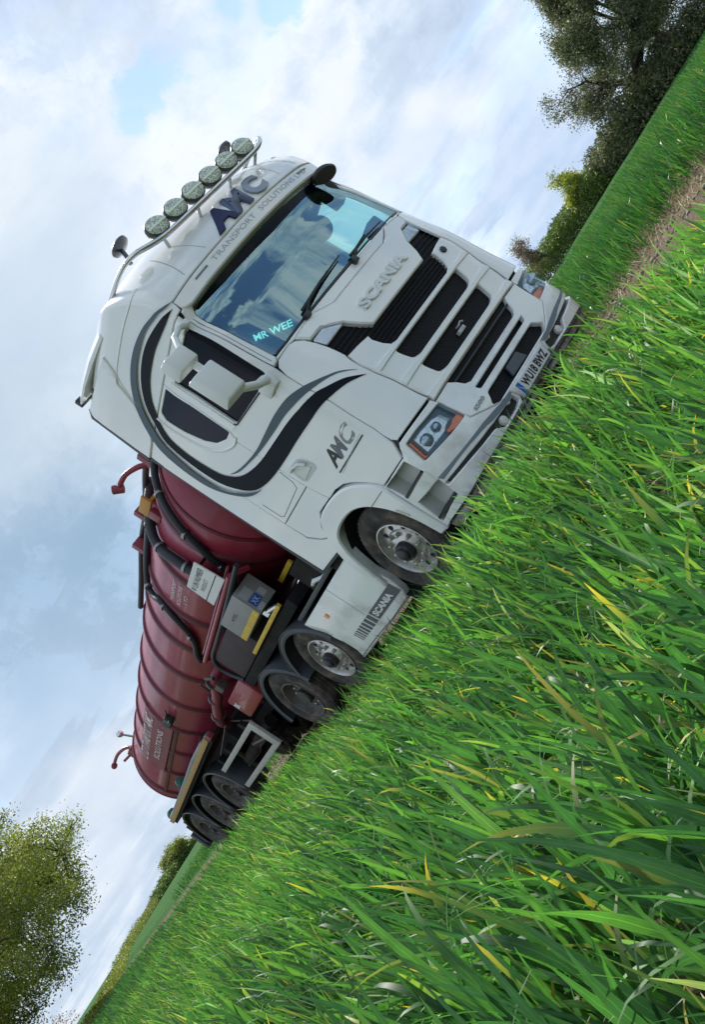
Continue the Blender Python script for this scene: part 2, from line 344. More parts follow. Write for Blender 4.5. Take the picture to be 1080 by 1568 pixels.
def both(name, outline, mat_, parent, **k):
    a = panel(name, outline, mat_, parent, **k); b = panel(name, outline, mat_, parent, mir=True, **k); return a, b
def half(P): return list(P)+[(-a, b) for a, b in reversed(P) if abs(a) > 1e-6]
def text2d(s, size=1, bold=0, shear=0, space=1):
    c = bpy.data.curves.new('txt', 'FONT'); c.body = s; c.size = size; c.offset = bold; c.shear = shear; c.space_character = space; c.align_x = 'CENTER'; c.align_y = 'CENTER'; c.resolution_u = 3
    o = bpy.data.objects.new('txt', c); COL.objects.link(o); dg = bpy.context.evaluated_depsgraph_get(); me = bpy.data.meshes.new_from_object(o.evaluated_get(dg))
    V = [(v.co.x, v.co.y) for v in me.vertices]; F = [tuple(p.vertices) for p in me.polygons]
    bpy.data.objects.remove(o); bpy.data.meshes.remove(me); bpy.data.curves.remove(c); return V, F
def text(name, s, mat_, parent, fn, c, size, w=None, off=.003, thick=0, bold=0, shear=0, ang=0, flip=1):
    V, F = text2d(s, 1, bold, shear); V = np.array(V)
    x0, x1 = V[:, 0].min(), V[:, 0].max(); y0, y1 = V[:, 1].min(), V[:, 1].max()
    X = (V[:, 0]-(x0+x1)/2)/(y1-y0)*size; Y = (V[:, 1]-(y0+y1)/2)/(y1-y0)*size
    if w: X *= w/((x1-x0)/(y1-y0)*size)
    ca, sa = cos(ang), sin(ang)
    A = c[0]+flip*(X*ca-Y*sa); B = c[1]+X*sa+Y*ca
    P3 = [fn(a, b, off) for a, b in zip(A, B)]; F = [list(f) for f in F]
    if thick:
        n = len(P3); P3 += [fn(a, b, off-thick) for a, b in zip(A, B)]; cnt = {(f[i], f[(i+1) % len(f)]) for f in F for i in range(len(f))}
        F += [[b, a, n+a, n+b] for a, b in cnt if (b, a) not in cnt]
    return mesh(name, P3, F, mat_, parent, smooth=30 if thick else 0)
# ------------------------------------------------------------------ cab surface: plan outline lofted over height
# z, half width, front y at centre, bow (m back at x=1), corner radius x, exponent
LV=[(.20,1.20,-1.33,.03,.42,3.0),(.45,1.215,-1.40,.03,.42,3.0),(.95,1.22,-1.385,.03,.42,3.0),(1.3,1.22,-1.385,.04,.46,2.6),(1.75,1.22,-1.37,.05,.48,2.4),
(2.15,1.215,-1.32,.10,.46,2.3),(2.6,1.205,-1.26,.13,.44,2.2),(3.0,1.19,-1.205,.15,.42,2.2),(3.06,1.185,-1.25,.14,.42,2.2),(3.2,1.18,-1.26,.14,.42,2.2),(3.45,1.165,-1.13,.15,.44,2.2),
(3.65,1.15,-.92,.18,.48,2.2),(3.78,1.12,-.68,.2,.5,2.2),(3.86,1.02,-.30,.2,.5,2.2)]
U1=.75;U2=1.40;YR=1.10;U3=U2+YR+.92
def lv(z):
    L=LV
    if z<=L[0][0]: return L[0][1:]
    if z>=L[-1][0]: return L[-1][1:]
    for i in range(len(L)-1):
        if z<=L[i+1][0]:
            t=(z-L[i][0])/(L[i+1][0]-L[i][0])
            h=L[i+1][0]-L[i][0]
            out=[]
            for k in range(1,6):
                a,b=L[i][k],L[i+1][k]
                m=(b-a)/h
                m0=m if i==0 else .5*(m+(a-L[i-1][k])/(L[i][0]-L[i-1][0]))
                m1=m if i+2>=len(L) else .5*(m+(L[i+2][k]-b)/(L[i+2][0]-L[i+1][0]))
                t2=t*t;t3=t2*t
                out.append((2*t3-3*t2+1)*a+(t3-2*t2+t)*h*m0+(-2*t3+3*t2)*b+(t3-t2)*h*m1)
            return out
def shell0(u,z):
    w,F,bow,rx,n=lv(z);s=-1 if u<0 else 1;a=abs(u)
    xc=w-rx
    yc=max(-.92,F+.30)
    if a<=U1:
        x=xc*a/U1; y=F+bow*x*x
    elif a<=U2:
        th=(a-U1)/(U2-U1)*math.pi/2
        c=math.cos(th);q=math.sin(th)
        x=xc+rx*q**(2/n) ; y0=F+bow*xc*xc
        # bow continues through the corner
        y=yc+(y0-yc)*c**(2/n)
        y+=bow*(min(x,xc+rx*.7)**2-xc*xc)*c if c>0 else 0
    else:
        x=w;y=yc+(YR-yc)*(a-U2)/(U3-U2)
    return (s*x,y,z)
def shell(u,z,off=0.):
    p=shell0(u,z)
    if off==0: return p
    e=.004
    a=shell0(u+e,z);b=shell0(u-e,z);c=shell0(u,z+e);d=shell0(u,z-e)
    t=[a[i]-b[i] for i in range(3)];v=[c[i]-d[i] for i in range(3)]
    n=[t[1]*v[2]-t[2]*v[1],t[2]*v[0]-t[0]*v[2],t[0]*v[1]-t[1]*v[0]]
    l=math.sqrt(sum(k*k for k in n)) or 1
    return tuple(p[i]+off*n[i]/l for i in range(3))

def side(y,z,off=0.): return (-1.215-off,y,z)
def sideR(y,z,off=0.): return (1.215+off,y,z)

def visor(u, z, off=0.):
    x, y, _ = shell0(u, 3.20); a = shell0(u+.01, 3.20); b_ = shell0(u-.01, 3.20); tx, ty = a[0]-b_[0], a[1]-b_[1]; l = math.hypot(tx, ty)
    return (x+ty/l*off, y-tx/l*off+.10*(3.14-z)*0, z)
# ------------------------------------------------------------------ the tractor unit
T = root('tractor_unit', (0, 0, 0), 'white high roof lorry tractor unit with grey and navy swoosh stripes, parked facing the camera', 'lorry')
K = half
SLAT = mat('slat_plastic', (.008, .009, .013), .6, spec=.2)
corner = [(-.93, 2.163), (-.885, 2.14), (-.852, 2.08), (-.838, 1.99), (-.832, 1.89), (-.83, 1.74), (-.842, 1.69), (-.844, 1.61), (-.827, 1.47), (-.80, 1.33), (-.755, 1.015),
          (-1.18, 1.035), (-1.206, 1.075), (-1.209, 1.15), (-1.198, 1.24), (-1.20, 1.435), (-1.19, 1.65), (-1.19, 1.90), (-1.173, 2.043), (-1.14, 2.13), (-1.08, 2.163)]
both('corner_panel', corner, WHITE, T, off=.014)
# front lid, upper part with the badge
lidU = K([(0, 2.075), (-.44, 2.075), (-.55, 2.12), (-.64, 2.168), (-.87, 2.15), (-.842, 2.08), (-.828, 2.04), (-.72, 2.035), (-.59, 1.912), (-.577, 1.88), (-.53, 1.79), (-.466, 1.705), (0, 1.705)])
panel('upper_lid', lidU, WHITE, T, off=.02, roll=.012, thick=.05)
lidL = K([(-.822, 1.718), (-.70, 1.70), (-.60, 1.685), (-.612, 1.64), (-.585, 1.56), (-.545, 1.50), (-.47, 1.478), (0, 1.478)])
lidL = [(-.822, 1.718), (-.70, 1.70), (-.60, 1.685), (-.612, 1.64), (-.585, 1.56), (-.545, 1.50), (-.47, 1.478), (.47, 1.478), (.545, 1.50), (.585, 1.56), (.612, 1.64), (.60, 1.685), (.70, 1.70), (.822, 1.718),
        (.835, 1.61), (.818, 1.47), (.79, 1.33), (.745, 1.005), (.56, 1.0), (.545, .967), (-.545, .967), (-.56, 1.0), (-.745, 1.005), (-.79, 1.33), (-.818, 1.47), (-.835, 1.61)]
G2 = rounded([(-.582, 1.437), (-.572, 1.38), (-.54, 1.29), (-.455, 1.262), (.455, 1.262), (.54, 1.29), (.572, 1.38), (.582, 1.437)], .03)
G3 = rounded([(-.545, 1.207), (-.531, 1.15), (-.50, 1.055), (-.41, 1.03), (.41, 1.03), (.50, 1.055), (.531, 1.15), (.545, 1.207)], .03)
panel('lower_lid', lidL, WHITE, T, holes=[G2, G3], off=.014, roll=.010, thick=.05)
# raised bars that run on from the grille openings to the lid edge
for z0, z1, ue in ((1.436, 1.479, .80), (1.208, 1.262, .772), (.970, 1.028, .75)):
    panel('grille_bar', rounded([(-ue, z0-.006), (-.60, z0), (.60, z0), (ue, z0-.006), (ue, z1+.012), (.56, z1), (-.56, z1), (-ue, z1+.012)], .01), WHITE, T, off=.026, roll=.010, thick=.02)
# dark mesh behind everything on the nose
panel('grille_mesh', K([(-.60, 1.905), (-.83, 1.915), (-.835, 1.70), (-.62, 1.50), (-.60, 1.02), (0, 1.02)]), HONEY, T, off=-.035, roll=0, thick=0)
panel('grille_mesh', K([(0, .95), (-.56, .95), (-.50, .79), (0, .79)]), HONEY, T, off=-.03, roll=0, thick=0)
panel('grille_mesh', K([(0, .66), (-.54, .66), (-.54, .50), (0, .50)]), HONEY, T, off=-.03, roll=0, thick=0)
for i in range(6):          # slats inside the top opening
    z = 1.505+i*.034; b = MB(); w = .565+.006*i
    pts = [shell(u, z, -.012) for u in np.linspace(-w, w, 15)]
    b.tube(pts, .006, 6); b.done('grille_slat', SLAT, T)
for i in range(4):
    z = 1.725+i*.042
    for s in (-1, 1):
        b = MB(); b.tube([shell(s*u, z, -.012) for u in np.linspace(.50+.03*i, .815-.002*i, 6)], .006, 6); b.done('grille_slat', SLAT, T)
b = MB(); b.tube([shell(u, .905, .0) for u in np.linspace(-.50, .50, 12)], .012, 6); b.done('grille_slat', BLACK, T)
# dark body behind the seams
b = both('inner_body', [(0.02, .36), (-1.70, .36), (-1.80, .66), (-1.98, .98), (-2.3, 1.10), (-2.6, 1.10), (-2.80, 1.02), (-2.92, .99), (-3.40, 1.05), (-3.40, 2.1), (-1.2, 2.17), (-1.0, 2.19), (.02, 2.1)], VOID, T, off=-.07, roll=0, thick=0,
     holes=[[(-1.33, .93), (-1.33, .42), (-1.63, .40), (-1.66, .95)], [(-1.19, .93), (-.73, .93), (-.73, .68), (-1.28, .75)]])
# bumper centre
G5 = rounded([(-.452, .75), (-.435, .71), (-.41, .706), (.41, .706), (.435, .71), (.452, .75)], .012)
G6 = rounded([(-.435, .648), (-.47, .60), (-.515, .562), (-.45, .524), (.45, .524), (.515, .562), (.47, .60), (.435, .648)], .025)
bc = [(-.548, .955), (-.50, .90), (-.468, .835), (-.42, .806), (.42, .806), (.468, .835), (.50, .90), (.548, .955), (.748, .95), (.724, .66), (.702, .648), (.514, .545), (.40, .507), (.313, .50), (.283, .42), (.262, .372),
      (-.262, .372), (-.283, .42), (-.313, .50), (-.40, .507), (-.514, .545), (-.702, .648), (-.724, .66), (-.748, .95)]
panel('bumper_centre', bc, WHITE, T, holes=[G5, G6], off=.02, roll=.008, thick=.05)
panel('bumper_ledge', K([(0, .962), (-.565, .962), (-.755, .958), (-.755, 1.0), (-.56, .995), (0, .963)]), TRIMW, T, off=-.02, roll=0, thick=.03)
panel('radar_cover', rounded([(-.12, .633), (-.15, .54), (.11, .535), (.075, .635)], .012), mat('radar_plastic', (.07, .085, .11), .35), T, off=.012, roll=.006)
# bumper corners
LAMP = rounded([(-.742, .925), (-.728, .698), (-.90, .718), (-1.215, .770), (-1.168, .962), (-1.0, .955)], .018)
S1 = [(-1.322, .905), (-1.308, .738), (-1.628, .728), (-1.655, .925)]
S2 = [(-1.296, .608), (-1.316, .425), (-1.636, .388), (-1.60, .64)]
SLOT = rounded([(-.335, .468), (-.325, .405), (-.40, .388), (-.62, .388), (-.69, .447), (-.95, .485), (-1.288, .521), (-1.288, .549), (-.95, .520), (-.66, .482), (-.45, .472), (-.41, .45), (-.395, .462)], .012)
bco = [(-.706, .645), (-.727, .66), (-.752, .95), (-.757, .99), (-1.195, 1.012), (-1.235, .985), (-1.265, .955), (-1.30, .925), (-1.34, .928), (-1.662, .936), (-1.668, .335), (-1.30, .345), (-.91, .365), (-.60, .365), (-.32, .37), (-.287, .42), (-.317, .496), (-.40, .503), (-.514, .541)]
both('bumper_corner', bco, WHITE, T, holes=[LAMP, S1, S2, SLOT], off=.02, roll=.008, thick=.05)
both('bumper_recess', [(-.30, .49), (-.30, .385), (-1.0, .385), (-1.30, .50), (-1.30, .56), (-.9, .54)], BLACK, T, off=-.02, roll=0, thick=0)
# grey vinyl band on the bumper
gb = [(-.318, .495), (-.54, .530), (-.72, .555), (-.90, .576), (-1.10, .598), (-1.283, .619), (-1.262, .574), (-1.05, .566), (-.88, .551), (-.76, .528), (-.66, .500), (-.56, .487), (-.462, .480), (-.40, .468), (-.345, .478)]
both('bumper_band', gb, mat('grey_band', (.15, .19, .23), .35), T, off=.0235, roll=0, thick=0)
both('bumper_vent', [(-1.30, .615), (-1.288, .735), (-1.299, .735), (-1.312, .615)], TRIMW, T, off=.021, roll=0, thick=0)
# steps let into the corner
for s in (-1, 1):
    for S, nm in ((S1, 'step'), (S2, 'step')):
        b = MB(); n = len(S); o1 = [shell(s*-abs(u)*-1*-1 if 0 else s*abs(u), z, .012) for u, z in S]; i1 = [shell(s*abs(u), z, -.13) for u, z in S]
        b.add(o1+i1, [(i, (i+1) % n, n+(i+1) % n, n+i) for i in range(n)]+[tuple(range(n, 2*n))]); b.done('step_well', TRIMW, T, smooth=0)
        z0 = S[1][1]+.012
        b = MB(); b.prism([(s*1.315, z0-.012), (s*1.628, z0-.02), (s*1.626, z0+.006), (s*1.316, z0+.012)], shell, .024, -.10); b.done('step_tread', BLACK, T)
    # lamp unit
    L = both if 0 else None
mr = {-1: False, 1: True}
for s in (-1, 1):
    m_ = mr[s]
    lb = panel('headlight', inset(LAMP, -.004), LAMPBK, T, off=-.03, roll=0, thick=0, mir=m_)
    panel('reflector', [(-1.105, .935), (-.98, .928), (-.838, .908), (-.775, .872), (-.765, .785), (-.82, .781), (-.868, .763), (-1.145, .785)], LAMPIN, lb, off=-.018, roll=.008, thick=.02, mir=m_)
    for uu, zz, rr in ((-1.01, .845, .048), (-.87, .84, .038)):
        b = MB(); c = shell(s*abs(uu), zz, .0); b.lathe([(rr*1.15, -.03), (rr, .004), (rr*.8, .010), (rr*.4, .016), (.001, .018)], c, 'y', 24, -1); b.done('projector_lens', mat('projector_glass', (.30, .38, .45), .03, metal=.6), lb)
    panel('turn_lens', [(-.737, .765), (-.728, .702), (-.80, .708), (-.866, .733), (-.86, .757), (-.80, .757), (-.775, .768)], ORANGE, lb, off=-.008, roll=.004, mir=m_)
    panel('turn_lens', [(-1.163, .95), (-1.140, .945), (-1.182, .79), (-1.16, .770), (-1.208, .775)], ORANGE, lb, off=-.008, roll=.004, mir=m_)
    panel('lens', inset(LAMP, .002), LENS, lb, off=.016, roll=.004, thick=0, mir=m_)
    p = panel('upper_marker_lamp', rounded([(-.826, 2.025), (-.722, 2.027), (-.588, 1.91), (-.812, 1.908)], .015), mat('marker_reflector', (.70, .72, .74), .25, metal=.3, bump=.8, bscale=30), T, off=.0, roll=.006, mir=m_)
    panel('lens', rounded([(-.826, 2.025), (-.722, 2.027), (-.588, 1.91), (-.812, 1.908)], .015), LENS, p, off=.016, roll=.004, thick=0, mir=m_)
    b = MB(); b.lathe([(.040, -.02), (.040, .008), (.034, .014), (.001, .016)], shell(s*.57, .425, .0), 'y', 24, -1); b.done('fog_lamp', mat('fog_glass', (.60, .60, .58), .15, coat=.5), T)
    panel('corner_vent', [(-1.206, 1.068), (-1.17, 1.035), (-1.20, 1.018), (-1.24, .985), (-1.302, .928), (-1.262, 1.01)], BLACK, T, off=-.01, roll=0, mir=m_)
    panel('corner_crease', [(-.86, 2.02), (-.87, 1.99), (-1.05, 1.60), (-1.17, 1.20), (-1.15, 1.20), (-1.02, 1.62), (-.855, 1.98)], WHITE, T, off=.0155, roll=.001, thick=0, mir=m_) if 0 else None
# underside valance, scuffed and muddy
both('valance', [(0.0, .368), (-.9, .36), (-1.30, .335), (-1.66, .325), (-1.64, .245), (-1.25, .235), (-.9, .27), (0.0, .285)], VALANCE, T, off=-.005, roll=.012, thick=.10)
b = MB(); b.tube([shell(u, .345, .012) for u in np.linspace(-1.6, 1.6, 40)], .010, 6); b.done('bumper_lip', mat('rubber_lip', (.02, .02, .022), .6), T)
# number plate
pl_ = panel('number_plate', rounded([(-.262, .495), (-.262, .385), (.262, .385), (.262, .495)], .01), PLATEW, T, off=.034, roll=.002, thick=.012)
panel('plate_band', [(-.258, .492), (-.258, .388), (-.212, .388), (-.212, .492)], BLUE, pl_, off=.0355, roll=0, thick=0)
text('plate_text', 'WU18 BWZ', TEXTB, pl_, shell, (.022, .44), .074, w=.42, off=.0365, bold=.03)
# nose badges
text('maker_badge', 'SCANIA', WHITE2, T, shell, (.0, 1.865), .098, w=.76, off=.040, thick=.022, bold=.035)
text('model_badge', 'S500', mat('badge_grey', (.30, .31, .32), .3, metal=.6), T, shell, (-.575, .658), .035, w=.15, off=.027, thick=.006, bold=.02)
b = MB(); b.lathe([(.032, 0), (.034, .006), (.028, .012), (.001, .014)], shell(.705, 1.625, .02), 'y', 24, -1); b.done('round_badge', mat('badge_dark', (.03, .035, .05), .3, metal=.5), T)
b = MB(); b.tube([shell(.0, 1.145, -.03), shell(.0, 1.14, .01), shell(.03, 1.15, .03), shell(.06, 1.135, .02)], .008, 8); b.box((-.05, -1.39, 1.085), (.05, -1.33, 1.12), .004); b.done('tow_hook_cover', mat('hook_white', (.45, .46, .48), .3), T)
# cowl strip, wipers, windscreen
cowl = K([(0, 2.082), (-.445, 2.082), (-.55, 2.127), (-.645, 2.176), (-.88, 2.155), (-.93, 2.172), (-1.08, 2.175), (-1.06, 2.20), (-.90, 2.186), (0, 2.176)])
panel('cowl', cowl, WHITE, T, off=.004, roll=.008, thick=.04)
ws = K([(0, 2.995), (-.95, 2.995), (-1.012, 2.985), (-1.035, 2.95), (-1.052, 2.6), (-1.055, 2.235), (-1.03, 2.205), (-.90, 2.190), (0, 2.182)])
wsg = panel('windscreen', ws, WSG, T, off=-.002, roll=0, thick=0, grid=.05)
panel('sunstrip', K([(0, 2.992), (-.95, 2.992), (-1.01, 2.983), (-.98, 2.958), (-.70, 2.925), (0, 2.895)]), GLOSSB, wsg, off=.002, roll=0, thick=0)
panel('screen_border', K([(0, 2.181), (-.90, 2.19), (-1.03, 2.206), (-1.03, 2.222), (-.90, 2.206), (0, 2.202)]), BLACK, wsg, off=.002, roll=0, thick=0)
pil = [(-1.015, 2.992), (-1.04, 2.95), (-1.058, 2.6), (-1.06, 2.235), (-1.06, 2.205), (-1.085, 2.175), (-1.15, 2.168), (-1.155, 2.25), (-1.150, 2.6), (-1.150, 2.95), (-1.16, 3.05), (-1.10, 3.055), (-1.0, 3.03)]
both('windscreen_pillar', pil, WHITE, T, off=.012, roll=.010, thick=.06)
both('pillar_groove', [(-1.098, 2.95), (-1.108, 2.6), (-1.112, 2.21), (-1.118, 2.21), (-1.114, 2.6), (-1.104, 2.95)], mat('seam_shadow', (.10, .11, .11), .6), T, off=.0128, roll=0, thick=0)
for (a, b_), (c, d_) in (((-.66, 2.235), (.02, 2.292)), ((.08, 2.215), (.66, 2.222))):
    b = MB(); b.tube([shell(a, b_, .03), shell((a+c)/2, (b_+d_)/2+.006, .035), shell(c, d_, .03)], [.016, .012, .006], 8); b.tube([shell(a-.02, b_-.05, .02), shell(a+.10, b_-.0, .045), shell(a+.30, b_+.028, .04)], [.018, .012, .009], 8)
    b.box(Vector(shell(a-.02, b_-.06, .02))-Vector((.03, .03, .02)), Vector(shell(a-.02, b_-.06, .02))+Vector((.03, .03, .03)), .006); b.done('wiper', BLACK, T)
# visor strip with fleet lettering, roof cap
vis = K([(0, 3.002), (-.94, 3.002), (-1.03, 3.008), (-1.10, 3.03), (-1.135, 3.06), (-1.135, 3.14), (0, 3.145)])
panel('visor_strip', vis, WHITE, T, off=.018, roll=.012, thick=.14, fn=visor)
for wd_, uc_, ww_ in (('TRANSPORT', -.345, .61), ('SOLUTIONS', .33, .58), ('LTD', .74, .16)): text('roof_lettering', wd_, FADET, T, visor, (uc_, 3.085), .046, w=ww_, off=.020)
for s in (-1, 1):
    b = MB(); b.prism([(s*.715, 3.085), (s*.85, 3.088), (s*.85, 3.104), (s*.715, 3.101)], visor, .024, .010); b.done('marker_lamp', mat('marker_grey', (.16, .17, .19), .3), T)
roof = [(-1.14, 3.15), (-1.145, 3.06), (-2.21, 3.06), (-2.75, 3.06), (-3.03, 3.06), (-3.40, 3.06), (-3.40, 3.855)]
panel('roof_shell', half([(0, 3.855), (-3.40, 3.855), (-3.40, 3.06), (-1.145, 3.06), (-1.14, 3.15), (0, 3.15)]), WHITE, T, off=.008, roll=.008, thick=.03, res=.05)
V = [shell(u, 3.855, .0) for u in np.linspace(-U3, U3, 60)]; mesh('roof_top', V, [tuple(range(60))], WHITE, T, 0)
# roof lettering, letters fade from navy to grey
x0 = -.33
for ch, mm, uc, w in (('A', NAVY, -.27, .30), ('M', mat('faded_navy', (.07, .09, .16), .3), .02, .34), ('C', mat('faded_grey', (.26, .30, .36), .35), .30, .28)):
    text('roof_logo_letter', ch, mm, T, shell, (uc, 3.285), .225, w=w, off=.030, bold=.055, shear=.35, thick=.02)
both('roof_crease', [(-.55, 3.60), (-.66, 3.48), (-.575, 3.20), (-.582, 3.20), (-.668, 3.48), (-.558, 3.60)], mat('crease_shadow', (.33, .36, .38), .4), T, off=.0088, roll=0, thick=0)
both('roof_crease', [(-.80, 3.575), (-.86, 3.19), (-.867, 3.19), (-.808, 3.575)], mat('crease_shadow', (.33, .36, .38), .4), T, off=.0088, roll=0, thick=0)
for s in (-1, 1):
    b = MB(); P = catmull([(-1.10, 3.50), (-1.34, 3.485), (-1.766, 3.527), (-2.304, 3.54), (-2.47, 3.52), (-2.62, 3.42), (-2.80, 3.24)], 5)
    b.tube([shell(s*abs(u), z, .004) for u, z in P], [.004]+[.011]*(len(P)-2)+[.004], 8); b.done('roof_swage', WHITE, T, 60)
# door, quarter, locker, deflectors
dwin = rounded([(-1.255, 2.945), (-1.228, 2.87), (-1.258, 2.215), (-1.30, 2.183), (-1.45, 2.196), (-2.075, 2.305), (-2.07, 2.945)], .03)
door = [(-1.225, 1.055), (-1.31, .935), (-1.665, .952), (-1.70, 1.01), (-1.79, 1.115), (-1.87, 1.19), (-1.96, 1.25), (-2.10, 1.29), (-2.255, 1.30), (-2.295, 1.52), (-2.30, 2.25), (-2.225, 2.33), (-2.195, 2.95), (-2.195, 3.05),
        (-1.225, 3.05), (-1.158, 2.95), (-1.158, 2.6), (-1.162, 2.25), (-1.16, 2.175), (-1.18, 2.05), (-1.196, 1.9), (-1.196, 1.65), (-1.206, 1.435), (-1.204, 1.24), (-1.216, 1.15)]
for m_ in (False, True):
    s = 1 if m_ else -1
    d = panel('door', door, WHITE, T, holes=[dwin], off=.012, roll=.006, thick=.05, mir=m_)
    panel('window', inset(dwin, -.006), GLOSSB if not m_ else TEALG, d, off=-.012, roll=0, thick=0, mir=m_)
    panel('handle_recess', rounded([(-2.215, 1.735), (-2.01, 1.70), (-1.925, 1.555), (-1.96, 1.51), (-2.21, 1.535), (-2.25, 1.57)], .03), TRIMW, d, off=.0135, roll=.0, thick=0, mir=m_)
    b = MB(); b.tube([shell(s*2.20, 1.70, .035), shell(s*2.13, 1.702, .045), shell(s*2.02, 1.665, .045), shell(s*1.99, 1.61, .035)], .016, 8); b.prism([(s*2.19, 1.72), (s*2.05, 1.69), (s*2.0, 1.56), (s*2.20, 1.56)], shell, .020, .012); b.done('door_handle', WHITE2, d)
    b = MB(); b.prism([(s*2.095, 2.30), (s*2.175, 2.32), (s*2.165, 3.0), (s*2.085, 2.98)], shell, .022, .0); b.done('window_pillar', WHITE, d)
    b = MB(); b.tube([shell(s*1.46, 2.185, .016), shell(s*2.07, 2.295, .016), shell(s*2.09, 2.32, .014)], .009, 6); b.done('window_seal', BLACK, d)
    qw = rounded([(-2.235, 3.02), (-2.245, 2.345), (-2.37, 2.352), (-2.51, 2.427), (-2.59, 2.545), (-2.655, 2.75), (-2.66, 2.95), (-2.60, 3.02)], .02)
    q = panel('quarter_panel', [(-2.203, 3.05), (-2.205, 2.95), (-2.235, 2.335), (-2.308, 2.255), (-2.303, 1.53), (-3.02, 1.568), (-3.025, 3.05)], WHITE, T, holes=[qw], off=.010, roll=.005, thick=.05, mir=m_)
    panel('quarter_window', inset(qw, -.006), mat('navy_glass', (.006, .010, .028), .15, spec=.12), q, off=.0, roll=0, thick=0, mir=m_)
    cr = catmull([(-2.72, 3.05), (-2.735, 2.8), (-2.68, 2.52), (-2.56, 2.36), (-2.38, 2.27), (-2.25, 2.27)], 5)
    b = MB(); b.tube([shell(s*abs(u), z, .008) for u, z in cr], .016, 8); b.done('window_surround_ridge', WHITE, q, 60)
    panel('locker_door', [(-2.303, 1.523), (-3.02, 1.56), (-3.01, 1.325), (-2.90, 1.20), (-2.81, 1.15), (-2.73, 1.25), (-2.53, 1.325), (-2.27, 1.305)], WHITE, T, off=.010, roll=.005, thick=.05, mir=m_)
    b = MB(); P = [(-2.33, 1.795), (-2.355, 1.65), (-2.40, 1.60), (-2.92, 1.60), (-2.95, 1.63), (-2.95, 1.83)]; b.tube([shell(s*abs(u), z, .010) for u, z in P], .0035, 5); b.done('locker_seam', mat('seam_shadow', (.10, .11, .11), .6), q)
    panel('side_deflector', [(-3.028, 3.05), (-3.028, 1.325), (-3.03, 1.31), (-2.915, 1.19), (-2.83, 1.14), (-2.93, 1.012), (-3.38, 1.045), (-3.40, 3.035), (-3.10, 3.05)], WHITE, T, off=.010, roll=.005, thick=.04, mir=m_)
    panel('roof_side_fairing', [(-2.195, 3.69), (-2.454, 3.527), (-2.574, 3.504), (-2.766, 3.276), (-2.857, 3.206), (-3.05, 3.075), (-3.12, 3.055), (-3.40, 3.042), (-3.385, 3.77), (-3.34, 3.79), (-2.6, 3.735)], WHITE, T, off=.026, roll=.008, thick=.02, mir=m_)
    b = MB(); b.prism([(s*3.375, 1.03), (s*3.425, 1.05), (s*3.425, 3.03), (s*3.385, 3.03)], shell, .016, -.03); b.prism([(s*3.40, 3.045), (s*3.44, 3.045), (s*3.43, 3.74), (s*3.37, 3.80), (s*3.34, 3.785), (s*3.385, 3.74)], shell, .030, -.02)
    b.prism([(s*2.93, 1.012), (s*2.93, .985), (s*3.30, 1.012), (s*3.425, 1.03), (s*3.425, 1.06), (s*3.3, 1.035)], shell, .014, -.03); b.done('rubber_trim', BLACK, T)
    f_ = [(-1.674, .93), (-1.70, 1.0)]+catmull([(-1.74, 1.055), (-1.82, 1.13), (-1.91, 1.195), (-2.02, 1.245), (-2.15, 1.277), (-2.32, 1.297), (-2.48, 1.300), (-2.62, 1.275), (-2.74, 1.205), (-2.85, 1.09), (-2.94, .96), (-2.99, .82), (-3.0, .62), (-2.96, .46)], 3)+\
         catmull([(-2.92, .50), (-2.885, .68), (-2.84, .85), (-2.78, .96), (-2.70, 1.045), (-2.60, 1.085), (-2.48, 1.099), (-2.34, 1.097), (-2.20, 1.072), (-2.08, 1.018), (-1.98, .935), (-1.90, .83), (-1.845, .72), (-1.80, .58), (-1.785, .45), (-1.783, .337)], 3)+[(-1.674, .327)]
    w_ = panel('wheel_arch', f_, WHITE, T, off=.045, roll=.016, thick=.10, mir=m_)
    b = MB(); b.tube([shell(s*1.998, .95, .046), shell(s*1.70, .94, .046)], .0035, 5); b.done('arch_seam', mat('seam_shadow', (.10, .11, .11), .6), w_)
    panel('side_marker', rounded([(-1.835, .77), (-1.82, .70), (-1.775, .63), (-1.76, .65), (-1.80, .76)], .012), mat('dull_lamp', (.5, .5, .47), .25), w_, off=.050, roll=.004, mir=m_)
    V = []; n = 24
    for k in range(n+1):
        t = -.7+ (pi+1.4)*k/n
        for x in (1.20, .72): V.append((s*x, .02-.66*cos(t)*(-1), .47+.63*sin(t)))
    mesh('arch_liner', V, [(2*k, 2*k+1, 2*k+3, 2*k+2) for k in range(n)], VOID, T, 60)
# swoosh stripes (flat vinyl)
blk = catmull([(-.865, 1.512), (-.93, 1.592), (-.993, 1.655), (-1.108, 1.729), (-1.194, 1.778), (-1.374, 1.832), (-1.62, 1.885), (-1.977, 1.935), (-2.318, 1.985), (-2.57, 2.048), (-2.745, 2.125), (-2.848, 2.222), (-2.91, 2.34), (-2.935, 2.55), (-2.93, 2.70), (-2.889, 2.853), (-2.80, 2.97), (-2.68, 3.055), (-2.545, 3.125), (-2.356, 3.172), (-2.154, 3.19), (-1.878, 3.185), (-1.64, 3.155), (-1.40, 3.12), (-1.20, 3.115)], 4)
blk2 = catmull([(-1.20, 3.115), (-1.337, 3.15), (-1.574, 3.22), (-1.806, 3.272), (-2.028, 3.292), (-2.261, 3.283), (-2.48, 3.243), (-2.659, 3.175), (-2.797, 3.080), (-2.949, 2.935), (-3.018, 2.78), (-3.05, 2.60), (-3.055, 2.44), (-3.04, 2.29), (-2.973, 2.137), (-2.873, 2.005), (-2.729, 1.911), (-2.488, 1.842), (-2.125, 1.79), (-1.823, 1.761), (-1.471, 1.719), (-1.274, 1.690), (-1.137, 1.652), (-1.016, 1.608), (-.94, 1.565), (-.865, 1.512)], 4)
